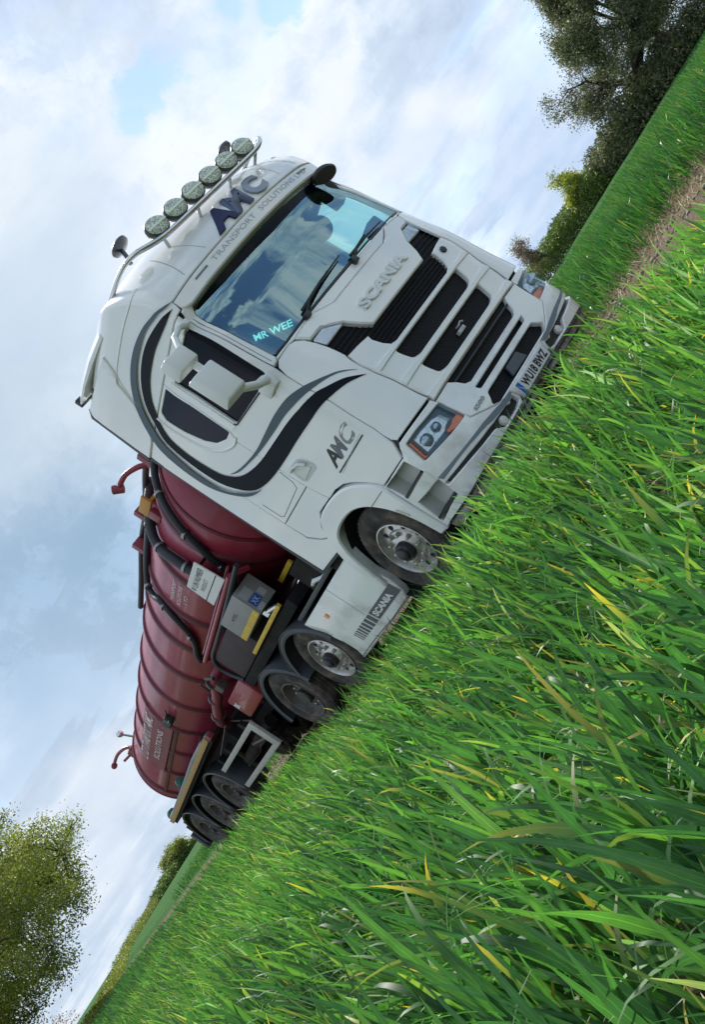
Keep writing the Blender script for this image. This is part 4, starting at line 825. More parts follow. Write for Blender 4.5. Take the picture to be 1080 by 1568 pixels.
for (x0_, z0_, x1_, z1_), m_ in (((-1.165, 1.62, -1.02, 1.74), SIGNW), ((-1.16, 1.50, -1.02, 1.605), BLUE), ((-1.17, 1.425, -1.06, 1.485), SIGNW), ((-1.0, 1.50, -.92, 1.60), SIGNW)):
    p = panel('box_sticker', [(x0_, z1_), (x0_, z0_), (x1_, z0_), (x1_, z1_)], m_ if m_ is not SIGNW else mat('sticker_grey', (.42, .44, .47), .4), gb_, fn=bf, off=.002, roll=0, thick=0, res=.5)
text('sticker_text', 'XK', SIGNW, gb_, bf, (-1.09, 1.552), .07, w=.10, off=.003)
b = MB(); b.tube([(-1.13, 2.63, 1.36), (-1.13, 2.40, 1.30)], .03, 8); b.tube([(-1.15, 2.68, 1.40), (-1.15, 2.68, 1.33)], .025, 8); b.done('box_gland', CHROME, Q)
b = MB(); b.box((-1.21, 2.25, 1.255), (-1.17, 3.62, 1.305), .004); b.box((-.63, 2.36, 1.425), (-.59, 2.86, 1.485), .004); b.done('yellow_edge', YELLOW, Q)
b = MB(); b.box((-1.14, 3.46, 1.25), (-.7, 4.6, 1.72), .03); b.done('pump_housing', mat('pump_dark', (.035, .018, .024), .6, var=.3, vscale=6), Q)
b = MB(); b.box((-1.16, 2.1, 1.10), (-.5, 4.6, 1.24), .01); b.box((-.5, 1.6, 1.05), (.5, 12.3, 1.25)); b.box((-.55, 5.2, .75), (-.40, 12.3, 1.10)); b.box((.40, 5.2, .75), (.55, 12.3, 1.10)); b.box((-1.0, 7.0, .95), (1.0, 12.2, 1.18), .02)
for y in (5.0, 6.2, 7.4, 8.0, 9.2, 10.6, 12.2): b.box((-1.1, y-.06, .9), (1.1, y+.06, 1.05))
for y in (8.6, 9.93, 11.25): b.tube([(-1.0, y, .5), (1.0, y, .5)], .075, 10)
for y in (6.4, 7.6): b.tube([(-.95, y, .3), (-.95, y, 1.0)], .04, 8)
b.tube(catmull([(-.9, 6.1, .55), (-1.0, 6.6, .62), (-.9, 7.2, .58), (-1.0, 7.7, .6)], 5), .02, 6); b.tube([(-.9, 5.9, .7), (-.9, 7.7, .66)], .09, 12); b.done('trailer_chassis', DARK, Q)
tb = MB().box((-1.19, 4.62, .93), (-.72, 5.50, 1.32), .05).done('tool_box', REDB, Q, 50)
text('box_badge', 'SK', SIGNW, tb, lambda u, v, o=0.: (-1.19-o, u, v), (5.36, 1.17), .09, w=.14, off=.003, bold=.05, flip=-1)
# valve gear between the red box and the barrel
b = MB(); b.tube(catmull([(-.85, 5.35, 1.65), (-1.02, 5.45, 1.62), (-1.08, 5.7, 1.50), (-1.05, 6.1, 1.45), (-1.05, 6.6, 1.30), (-.9, 6.9, 1.2)], 5), .075, 10); b.done('outlet_pipe', mat('maroon_fitting', (.22, .03, .05), .4), Q, 50)
b = MB()
for y, z, r in ((5.50, 1.62, .10), (5.95, 1.50, .10), (6.45, 1.36, .10)):
    b.lathe([(.001, -.03), (r, -.03), (r, .03), (.001, .03)], (-1.05, y, z), 'y', 16)
    for k in range(6): t = k*pi/3; b.tube([(-1.05+.085*cos(t), y-.045, z+.085*sin(t)), (-1.05+.085*cos(t), y+.045, z+.085*sin(t))], .012, 6)
b.tube([(-1.10, 5.75, 1.55), (-1.14, 5.6, 1.75)], .015, 6); b.tube([(-1.12, 5.35, 1.72), (-1.12, 5.2, 1.62)], .03, 6); b.box((-1.16, 5.25, 1.42), (-1.02, 5.40, 1.55), .01); b.done('valve', mat('valve_steel', (.10, .085, .08), .5, metal=.5, var=.4, vscale=20), Q, 40)
b = MB(); b.box((-1.07, 7.86, az(8)-.13), (-.95, 8.14, az(8)+.02), .02); b.tube([(-1.04, 8.0, 2.02), (-1.10, 7.72, 1.98)], .02, 6); b.tube([(-1.0, 8.0, 2.05), (-1.03, 7.6, 2.12)], .012, 6); b.done('level_gauge', mat('gauge_dark', (.02, .03, .03), .4), Q)
# yellow rail with the hose tray behind it
b = MB(); b.box((-1.28, 7.0, 1.245), (-1.24, 12.0, 1.335), .004)
def shear(b, k, y0=8.3):
    b.v = [(x, y, z-k*(y-y0)) for x, y, z in b.v]; return b
shear(b, .022, 9).done('tray_rail', WOODY, Q)
b = MB(); b.box((-1.24, 7.0, 1.19), (-.95, 12.0, 1.27), .01); shear(b, .022, 9).done('hose_tray', DARK, Q)
b = MB(); b.box((-1.26, 6.86, 1.27), (-1.16, 6.99, 1.36), .01); b.done('rail_end', mat('maroon_fitting', (.22, .03, .05), .4), Q)
b = MB()
for x in (-1.17, -1.05): b.tube(catmull([(x, 7.4, 1.36), (x, 8.4, 1.37), (x, 9.6, 1.33), (x, 11.3, 1.28), (x, 12.05, 1.27)], 4), .055, 10)
b.done('stowed_hose', mat('grey_hose', (.16, .20, .20), .5, var=.2), Q, 60)
b = MB(); b.lathe([(.001, -.04), (.10, -.03), (.115, 0), (.10, .05), (.001, .06)], (-1.10, 12.12, 1.30), 'y', 20); b.done('hose_cap', mat('teal_cap', (.05, .17, .15), .4), Q, 50); b = MB(); b.lathe([(.001, -.04), (.08, -.03), (.08, .05), (.001, .06)], (-1.10, 10.1, 1.44), 'y', 16); b.done('hose_cap', mat('teal_cap', (.05, .17, .15), .4), Q, 50)
# rear top fittings
b = MB(); yy = 12.0; b.box((-.62, yy-.12, az(yy)+.70), (-.45, yy+.22, az(yy)+.86), .015); b.tube(catmull([(-.52, yy-.05, az(yy)+.82), (-.58, yy+.1, az(yy)+.95), (-.66, yy+.45, az(yy)+1.03), (-.74, yy+.85, az(yy)+1.02)], 4), .035, 8); b.tube([(-.50, yy+.15, az(yy)+.78), (-.66, yy+.55, az(yy)+.86)], .03, 6); b.lathe([(.001, -.04), (.06, -.03), (.06, .05), (.001, .06)], (-.76, yy+.9, az(yy)+1.0), 'y', 12); b.done('rear_door_arm', mat('maroon_fitting', (.22, .03, .05), .4), Q, 50)
b = MB(); b.lathe([(.001, -.07), (.05, -.06), (.07, 0), (.05, .06), (.001, .07)], (-.62, 11.35, az(11.35)+1.06), 'y', 14); b.tube([(-.60, 11.35, az(11.3)+1.0), (-.52, 11.35, az(11.3)+.82)], .022, 6); b.done('rear_camera', CHROME, Q, 50)
b = MB(); b.tube([(-.75, 12.1, 1.95), (-.85, 12.3, 1.93)], .03, 8); b.done('door_clamp', mat('gauge_dark', (.02, .03, .03), .4), Q)
# side guard, an open frame of pale bars
b = MB(); b.box((-1.22, 5.60, .845), (-1.17, 7.93, .925), .006); b.box((-1.22, 5.60, .42), (-1.17, 7.90, .50), .006); b.box((-1.222, 5.58, .42), (-1.172, 5.76, .925), .006); b.done('side_guard', GUARD, Q)
b = MB(); b.tube([(-1.1, 5.75, .9), (-.9, 6.9, 1.25)], .012, 5); b.tube([(-1.1, 6.5, 1.2), (-1.1, 7.7, 1.05)], .012, 5); b.tube([(-1.1, 6.0, .62), (-1.1, 6.5, .72)], .03, 6); b.done('pipework', mat('valve_steel', (.10, .085, .08), .5), Q)
for s in (-1, 1):
    for y in (8.60, 9.93, 11.25):
        place_wheel(PTR, 'trailer', s*1.20, y, s, Q, y)
        b = MB(); V = []; F = []; n = 20; a0, a1_ = (-4, 184)
        pr = [(.60, 0), (.63, -.008), (.645, .01), (.645, .40)]
        for k in range(n+1):
            t = R_(a0+(a1_-a0)*k/n)
            for r, d in pr: V.append((s*(1.235-d), y+r*cos(t), .48+r*sin(t)))
        for k in range(n):
            for j in range(3): a = k*4+j; F.append((a, a+1, a+5, a+4))
        b.add(V, F); g = b.done('mudguard', BLACK, Q, 50)
        b = MB(); b.tube([(s*1.243, y+.636*cos(R_(a)), .48+.636*sin(R_(a))) for a in range(0, 181, 9)], .009, 5); b.done('mudguard_edge', mat('mudguard_edge', (.16, .17, .18), .4), g, 60)
    b = MB(); b.box((s*1.23, 11.90, .42), (s*.85, 11.93, .95), .004); b.box((s*1.23, 12.15, .38), (s*.80, 12.32, .80), .02); b.done('mud_flap', mat('flap_grey', (.03, .033, .05), .5), Q)
# ------------------------------------------------------------------ ground
def sm(a, b, x): t = np.clip((x-a)/(b-a), 0, 1); return t*t*(3-2*t)
def gz(x, y):
    x = np.asarray(x, float); y = np.asarray(y, float)
    z = .03*np.sin(x*.9+1)*np.cos(y*.7)
    near = sm(-1.9, -2.7, x)
    z = z*(.3+.7*near)
    z = z + near*(.18*np.exp(-((x+3.0)/1.1)**2-((y+4.1)/.8)**2) + .13*np.exp(-((x+2.6)/.9)**2-((y-3.6)/2.2)**2) - .13*np.exp(-((x+2.3)/.9)**2-((y+.3)/1.6)**2) - .07*sm(6, 10, y))
    right = sm(3.2, 5, x); z = z + right*.10
    r = np.hypot(x, y)
    az_ = np.degrees(np.arctan2(x+6, y+7.3))
    z = z + sm(25, 70, r)*1.5*sm(42, 66, az_) + sm(20, 60, r)*.16*(np.abs(x) > 2.2)
    z = np.where(np.abs(x) < 1.9, z-.02*np.cos(np.clip((np.abs(x)-1.0)/.35, -1.5, 1.5)), z)
    return z
xs = np.unique(np.concatenate([np.arange(-10, 12, .25), np.arange(12, 60, 1.5), np.arange(60, 200, 8), np.arange(200, 1500, 60), -np.arange(10, 60, 2), -np.arange(60, 200, 10), -np.arange(200, 1500, 80)]))
ys = np.unique(np.concatenate([np.arange(-10, 26, .25), np.arange(26, 80, 1.5), np.arange(80, 300, 8), np.arange(300, 2400, 70), -np.arange(10, 60, 3), -np.arange(60, 1200, 90)]))
GX, GY = np.meshgrid(xs, ys); GZ = gz(GX, GY); nx, ny = len(xs), len(ys)
idx = np.arange(nx*ny).reshape(ny, nx)
FQ = np.stack([idx[:-1, :-1].ravel(), idx[:-1, 1:].ravel(), idx[1:, 1:].ravel(), idx[1:, :-1].ravel()], 1)
def npmesh(name, V, F, mat_, k=4, parent=None, attr=None, smooth=True):
    me = bpy.data.meshes.new(name); V = np.asarray(V, np.float32); F = np.asarray(F, np.int32)
    me.vertices.add(len(V)); me.vertices.foreach_set('co', V.ravel()); me.loops.add(F.size); me.loops.foreach_set('vertex_index', F.ravel())
    me.polygons.add(len(F)); me.polygons.foreach_set('loop_start', np.arange(0, F.size, k, dtype=np.int32))
    if smooth: me.polygons.foreach_set('use_smooth', np.ones(len(F), bool))
    if attr is not None:
        for nm, a in attr.items():
            t = me.attributes.new(nm, 'FLOAT', 'POINT'); t.data.foreach_set('value', np.asarray(a, np.float32))
    me.update(calc_edges=True); me.materials.append(mat_); o = bpy.data.objects.new(name, me); COL.objects.link(o); attach(o, parent); return o
def groundmat():
    M = bpy.data.materials.new('field_soil_and_grass'); M.use_nodes = True; t = M.node_tree; b = t.nodes['Principled BSDF']; L = t.links.new
    tcn = N(t, 'ShaderNodeTexCoord'); sx = N(t, 'ShaderNodeSeparateXYZ'); L(tcn.outputs['Object'], sx.inputs[0])
    nz = N(t, 'ShaderNodeTexNoise', i_Scale=1.3, i_Detail=8, i_Roughness=.7); L(tcn.outputs['Object'], nz.inputs['Vector'])
    nf = N(t, 'ShaderNodeTexNoise', i_Scale=22, i_Detail=6, i_Roughness=.7); L(tcn.outputs['Object'], nf.inputs['Vector'])
    soil = N(t, 'ShaderNodeValToRGB'); ramp(soil, [(.3, (.055, .038, .026)), (.5, (.13, .098, .07)), (.68, (.24, .20, .15))]); L(nf.outputs[0], soil.inputs[0])
    gr = N(t, 'ShaderNodeValToRGB'); ramp(gr, [(.35, (.030, .075, .022)), (.65, (.055, .14, .038))]); L(nz.outputs[0], gr.inputs[0])
    # distance from the track decides soil or green canopy
    ab = N(t, 'ShaderNodeMath', operation='ABSOLUTE'); L(sx.outputs[0], ab.inputs[0])
    vl = N(t, 'ShaderNodeVectorMath', operation='LENGTH'); L(tcn.outputs['Object'], vl.inputs[0])
    far = N(t, 'ShaderNodeMapRange'); far.inputs[1].default_value = 16; far.inputs[2].default_value = 24; L(vl.outputs['Value'], far.inputs[0])
    off = N(t, 'ShaderNodeMapRange'); off.inputs[1].default_value = 1.1; off.inputs[2].default_value = 1.6; L(ab.outputs[0], off.inputs[0])
    mm = N(t, 'ShaderNodeMath', operation='MULTIPLY'); L(far.outputs[0], mm.inputs[0]); L(off.outputs[0], mm.inputs[1])
    mid = N(t, 'ShaderNodeMapRange'); mid.inputs[1].default_value = .75; mid.inputs[2].default_value = .45; mid.inputs[3].default_value = 0; mid.inputs[4].default_value = .75; L(ab.outputs[0], mid.inputs[0])
    m3 = N(t, 'ShaderNodeMath', operation='MAXIMUM'); L(mm.outputs[0], m3.inputs[0]); L(mid.outputs[0], m3.inputs[1])
    mc = N(t, 'ShaderNodeMix', data_type='RGBA'); L(m3.outputs[0], mc.inputs[0]); L(soil.outputs[0], mc.inputs[6]); L(gr.outputs[0], mc.inputs[7]); L(mc.outputs[2], b.inputs['Base Color'])
    b.inputs['Roughness'].default_value = 1; b.inputs['Specular IOR Level'].default_value = .05; bp = N(t, 'ShaderNodeBump', i_Strength=.8, i_Distance=.04); L(nf.outputs[0], bp.inputs['Height']); L(bp.outputs[0], b.inputs['Normal'])
    return M
g = npmesh('ground', np.stack([GX.ravel(), GY.ravel(), GZ.ravel()], 1), FQ, groundmat()); g['kind'] = 'structure'

# ------------------------------------------------------------------ wheat
def bladeMat(name, cols, yell, trans=.35, rough=.38, veins=True):
    M = bpy.data.materials.new(name); M.use_nodes = True; t = M.node_tree; b = t.nodes['Principled BSDF']; L = t.links.new; o = t.nodes['Material Output']
    at = N(t, 'ShaderNodeAttribute', attribute_name='tint'); al = N(t, 'ShaderNodeAttribute', attribute_name='along')
    cr = N(t, 'ShaderNodeValToRGB'); ramp(cr, cols); L(at.outputs['Fac'], cr.inputs[0])
    tcn = N(t, 'ShaderNodeTexCoord'); nz = N(t, 'ShaderNodeTexNoise', i_Scale=1.1, i_Detail=4); L(tcn.outputs['Object'], nz.inputs['Vector'])
    hs = N(t, 'ShaderNodeHueSaturation', i_Saturation=1.0); mr = N(t, 'ShaderNodeMapRange'); mr.inputs[1].default_value = .3; mr.inputs[2].default_value = .7; mr.inputs[3].default_value = .75; mr.inputs[4].default_value = 1.25; L(nz.outputs[0], mr.inputs[0]); L(mr.outputs[0], hs.inputs['Value']); L(cr.outputs[0], hs.inputs['Color'])
    yl = N(t, 'ShaderNodeAttribute', attribute_name='dry'); mu = N(t, 'ShaderNodeMath', operation='MULTIPLY'); L(yl.outputs['Fac'], mu.inputs[0])
    rp = N(t, 'ShaderNodeValToRGB'); ramp(rp, [(.45, .0), (.9, 1.0)]); L(al.outputs['Fac'], rp.inputs[0]); L(rp.outputs[0], mu.inputs[1])
    mc = N(t, 'ShaderNodeMix', data_type='RGBA'); mc.inputs[7].default_value = (*yell, 1); L(mu.outputs[0], mc.inputs[0])
    ac = N(t, 'ShaderNodeAttribute', attribute_name='across'); a1 = N(t, 'ShaderNodeMath', operation='SUBTRACT', i_1=.5); L(ac.outputs['Fac'], a1.inputs[0]); a2_ = N(t, 'ShaderNodeMath', operation='ABSOLUTE'); L(a1.outputs[0], a2_.inputs[0])
    vr = N(t, 'ShaderNodeValToRGB'); ramp(vr, [(.0, 1.55), (.05, 1.1), (.10, .86), (.2, 1.0), (.3, .9), (.42, 1.02), (.5, .92)] if veins else [(0, 1.), (1, 1.)]); L(a2_.outputs[0], vr.inputs[0])
    nm_ = N(t, 'ShaderNodeTexNoise', i_Scale=28, i_Detail=3); L(tcn.outputs['Object'], nm_.inputs['Vector']); mm_ = N(t, 'ShaderNodeMapRange'); mm_.inputs[1].default_value = .3; mm_.inputs[2].default_value = .7; mm_.inputs[3].default_value = .82; mm_.inputs[4].default_value = 1.2; L(nm_.outputs[0], mm_.inputs[0])
    vm = N(t, 'ShaderNodeVectorMath', operation='MULTIPLY'); L(hs.outputs[0], vm.inputs[0]); L(vr.outputs[0], vm.inputs[1]); v2 = N(t, 'ShaderNodeVectorMath', operation='SCALE'); L(vm.outputs[0], v2.inputs[0]); L(mm_.outputs[0], v2.inputs['Scale'])
    L(v2.outputs[0], mc.inputs[6]); L(mc.outputs[2], b.inputs['Base Color'])
    b.inputs['Roughness'].default_value = rough; b.inputs['Specular IOR Level'].default_value = .4
    tr = N(t, 'ShaderNodeBsdfTranslucent'); g2_ = N(t, 'ShaderNodeHueSaturation', i_Saturation=1.15, i_Value=1.5); L(mc.outputs[2], g2_.inputs['Color']); L(g2_.outputs[0], tr.inputs[0])
    ms = N(t, 'ShaderNodeMixShader', i_0=trans); L(b.outputs[0], ms.inputs[1]); L(tr.outputs[0], ms.inputs[2]); L(ms.outputs[0], o.inputs[0])
    return M
WH = bladeMat('wheat_leaf', [(0, (.040, .105, .038)), (.3, (.068, .175, .044)), (.55, (.108, .25, .055)), (.8, (.165, .33, .075)), (.92, (.27, .41, .20)), (1, (.32, .38, .10))], (.56, .46, .10), .45, .5)
FARW = bladeMat('distant_wheat_leaf', [(0, (.028, .09, .028)), (.4, (.055, .16, .036)), (1, (.12, .26, .06))], (.4, .34, .1))
DRYM = bladeMat('dry_grass_blade', [(0, (.20, .15, .09)), (.5, (.34, .28, .18)), (1, (.12, .17, .05))], (.45, .36, .22), .2, .6)
def blades(base, L, Wd, th0, bend, phi, twist, K, tint, dry, pw=1.6):
    n = len(L); t = np.linspace(0, 1, K+1)
    th = th0[:, None]+bend[:, None]*t[None, :]**pw
    st = np.sin(th); dirs = np.stack([st*np.cos(phi)[:, None], st*np.sin(phi)[:, None], np.cos(th)], 2)
    step = (L/K)[:, None, None]; P = np.concatenate([np.zeros((n, 1, 3)), np.cumsum(dirs[:, :-1]*step, 1)], 1)+base[:, None, :]
    ps = phi[:, None]+pi/2+twist[:, None]*t[None, :]
    S = np.stack([np.cos(ps), np.sin(ps), np.zeros_like(ps)], 2); S = S-dirs*np.sum(S*dirs, 2, keepdims=True); S /= np.linalg.norm(S, axis=2, keepdims=True)+1e-9
    w = Wd[:, None]*np.minimum(1, .45+2.2*t)[None, :]*np.minimum(1, (1-t)*1.7+.02)[None, :]**.8*.5
    A = P-S*w[..., None]; B = P+S*w[..., None]
    V = np.stack([A, B], 2).reshape(-1, 3); k = np.arange(n)[:, None]*(2*(K+1)); j = np.arange(K)[None, :]*2; q = k+j
    F = np.stack([q, q+1, q+3, q+2], 2).reshape(-1, 4)
    rep = 2*(K+1); return V, F, np.repeat(tint, rep), np.tile(np.repeat(t, 2), n), np.repeat(dry, rep)
def join(parts):
    Vs, Fs, T_, A_, D_ = [], [], [], [], []; k = 0
    for V, F, a, b, c in parts: Vs.append(V); Fs.append(F+k); k += len(V); T_.append(a); A_.append(b); D_.append(c)
    return np.concatenate(Vs), np.concatenate(Fs), dict(tint=np.concatenate(T_), along=np.concatenate(A_), dry=np.concatenate(D_), across=np.tile([0., 1.], k//2))
CX_, CY_ = -5.972, -7.256
def sector(rmin, rmax, a0, a1, dens_, ok):
    A = math.radians(a1-a0)/2*(rmax**2-rmin**2); n = int(A*dens_); r = np.sqrt(rng.uniform(rmin**2, rmax**2, n)); a = np.radians(rng.uniform(a0, a1, n))
    x = CX_+r*np.sin(a); y = CY_+r*np.cos(a); k = ok(x, y); return x[k], y[k], r[k]
def nearok(x, y): return x < -1.85+.18*np.sin(y*2.1)+.12*np.sin(y*5.3+1)
def patch(x, y): return np.sin(x*1.7+.6*np.sin(y*1.3))*np.cos(y*1.1+.5)+.5*np.sin(x*4.1+y*3.3)
def hfac(x, y):
    return 1+.10*patch(x, y)
def wheat(x, y, H, K, wd, nl, dens_w=1.):
    parts = []; n = len(x); z = gz(x, y); hf = H*hfac(x, y)*rng.uniform(.80, 1.08, n)*(1-.10*sm(-3.6, -2.6, x))
    pt = np.clip(.42+.16*patch(x*.6, y*.6), 0, 1)
    lean = rng.normal(.10, .10, n); lphi = rng.normal(2.4, .9, n)
    for i in range(nl):
        f = i/max(1, nl-1); h0 = hf*(.02+.50*f)*rng.uniform(.8, 1.15, n)
        L_ = hf*rng.uniform(.50, .85, n)*(1-.10*abs(f-.4))
        phi = rng.uniform(0, 2*pi, n)*.999; phi = np.where(rng.random(n) < .45, lphi+rng.normal(0, .5, n), phi)
        bx = x+np.cos(lphi)*lean*h0; by = y+np.sin(lphi)*lean*h0
        th0 = rng.uniform(.05, .36, n); bend = rng.gamma(1.8, .26, n)*(1.2 if i < nl-1 else .75); bow = rng.random(n) < (.42 if i < nl-1 else .15); bend = np.where(bow, rng.uniform(.9, 2.1, n), bend); bend = np.minimum(bend, 2.3)
        tint = np.clip(pt+rng.normal(0, .24, n), 0, 1); low = (f < .3) & (rng.random(n) < .14+.5*(patch(x*.9+3, y*.8+1) > .75))
        dry = np.where(rng.random(n) < .028, rng.uniform(.5, 1, n), 0); dry = np.where(low, 1.0, dry); dry = np.where(rng.random(n) < .10, np.maximum(dry, .25), dry)
        parts.append(blades(np.stack([bx, by, z+h0], 1), L_, wd*rng.uniform(.7, 1.25, n), th0, bend, phi, rng.normal(0, 1.3, n), K, tint, dry))
    # stems
    parts.append(blades(np.stack([x, y, z-.02], 1), hf*.62, np.full(n, wd*.55), lean, np.full(n, .1), lphi, rng.uniform(0, 3, n), 2, np.clip(pt+.1, 0, 1), np.zeros(n)))
    return parts
P_ = []
x, y, r = sector(.62, 2.3, -14, 84, 290, nearok); P_ += wheat(x, y, .36, 9, .0155, 5)
x, y, r = sector(2.3, 5.0, -12, 72, 300, nearok); P_ += wheat(x, y, .335, 6, .0145, 4)
x, y, r = sector(5.0, 9.0, -10, 66, 210, nearok); P_ += wheat(x, y, .31, 4, .012, 4)
x, y, r = sector(9.0, 18.0, -8, 34, 95, lambda x, y: nearok(x, y) & (x > -14)); P_ += wheat(x, y, .31, 3, .015, 3)
V, F, at = join(P_); o = npmesh('wheat_crop', V, F, WH, 4, None, at, True); NB_ = len(F)
o['label'] = 'dense green young wheat filling the foreground up to the lorry wheels'; o['category'] = 'wheat'; o['kind'] = 'stuff'
# wheat beyond the track
P_ = []
ro = lambda x, y: x > 3.7-1.7*sm(-.9, .4, y)+.3*np.sin(y*1.3)+.2*np.sin(y*3.7)
x, y, r = sector(8.5, 20, 30, 84, 120, ro); P_ += wheat(x, y, .48, 3, .016, 3)
x, y, r = sector(20, 45, 36, 74, 28, ro); P_ += wheat(x, y, .46, 2, .03, 3)
x, y, r = sector(16, 42, -4, 22, 26, lambda x, y: (x > 1.7) | (x < -1.5)); P_ += wheat(x, y, .32, 2, .03, 3)
V, F, at = join(P_); o = npmesh('far_wheat_crop', V, F, FARW, 4, None, at, True); NB_ += len(F)
o['label'] = 'green wheat growing beyond the farm track towards the hedge'; o['category'] = 'wheat'; o['kind'] = 'stuff'
# dry grass and weeds on the verge and along the track
def verge(x, y): return ((x > 1.8) & (x < 4.0)) | ((x < -1.5) & (x > -2.3)) | ((np.abs(x) < .5) & (rng.random(len(x)) < .5))
P_ = []; x, y, r = sector(3.5, 30, -4, 84, 110, verge); n = len(x)
P_.append(blades(np.stack([x, y, gz(x, y)], 1), rng.uniform(.05, .26, n), rng.uniform(.004, .011, n), rng.uniform(.1, 1.2, n), rng.uniform(.1, 1.2, n), rng.uniform(0, 6.28, n), rng.normal(0, 1, n), 3, rng.beta(1.2, 1.2, n), rng.uniform(0, .6, n)))
V, F, at = join(P_); o = npmesh('verge_grass', V, F, DRYM, 4, None, at, True)
o['label'] = 'dry straw coloured grass and weeds on the bare verge of the track'; o['category'] = 'grass'; o['kind'] = 'stuff'
# clods and stones on the bare strip
P3, FF = [], []; k0 = 0
ico = bmesh.new(); bmesh.ops.create_icosphere(ico, subdivisions=1, radius=1); IV = np.array([v.co[:] for v in ico.verts]); IF = np.array([[v.index for v in f.verts] for f in ico.faces]); ico.free()
x, y, r = sector(5, 26, -4, 84, 40, lambda x, y: ((x > 1.7) & (x < 5.3)) | ((x < -1.6) & (x > -2.4) & (y > 4)))
for i in range(len(x)):
    s = rng.uniform(.012, .05); v = IV*rng.uniform(.6, 1.2, (len(IV), 1))*np.array([s, s*rng.uniform(.7, 1.3), s*.6])+[x[i], y[i], float(gz(x[i], y[i]))+s*.2]; P3.append(v); FF.append(IF+k0); k0 += len(IV)
o = npmesh('soil_clods', np.concatenate(P3), np.concatenate(FF), mat('clod_soil', (.22, .18, .14), .9, var=.4, vscale=8), 3, None, None, False)
o['label'] = 'pale clods and stones lying on the bare soil strip'; o['category'] = 'soil'; o['kind'] = 'stuff'

# ------------------------------------------------------------------ trees and hedges
def leafMat(name, a, b_, c):
    M = bladeMat(name, [(0, a), (.5, b_), (1, c)], c, .3, .5, False); return M
def quads(P, size, tint, flat=.0, seed=0):
    n = len(P); d = rng.normal(size=(n, 3)); d /= np.linalg.norm(d, axis=1, keepdims=True); e = rng.normal(size=(n, 3)); e = np.cross(d, e); e /= np.linalg.norm(e, axis=1, keepdims=True)
    s = size*rng.uniform(.5, 1.2, n)[:, None]; V = np.stack([P-d*s, P+e*s*.45, P+d*s, P-e*s*.45], 1).reshape(-1, 3); F = np.arange(4*n).reshape(-1, 4)
    return V, F, dict(tint=np.repeat(tint, 4), along=np.zeros(4*n), dry=np.zeros(4*n))
BARK = mat('bark', (.055, .045, .035), .9, var=.3, vscale=5, bump=.4, bscale=12)
TWIG = mat('twig', (.10, .075, .06), .9, var=.3)
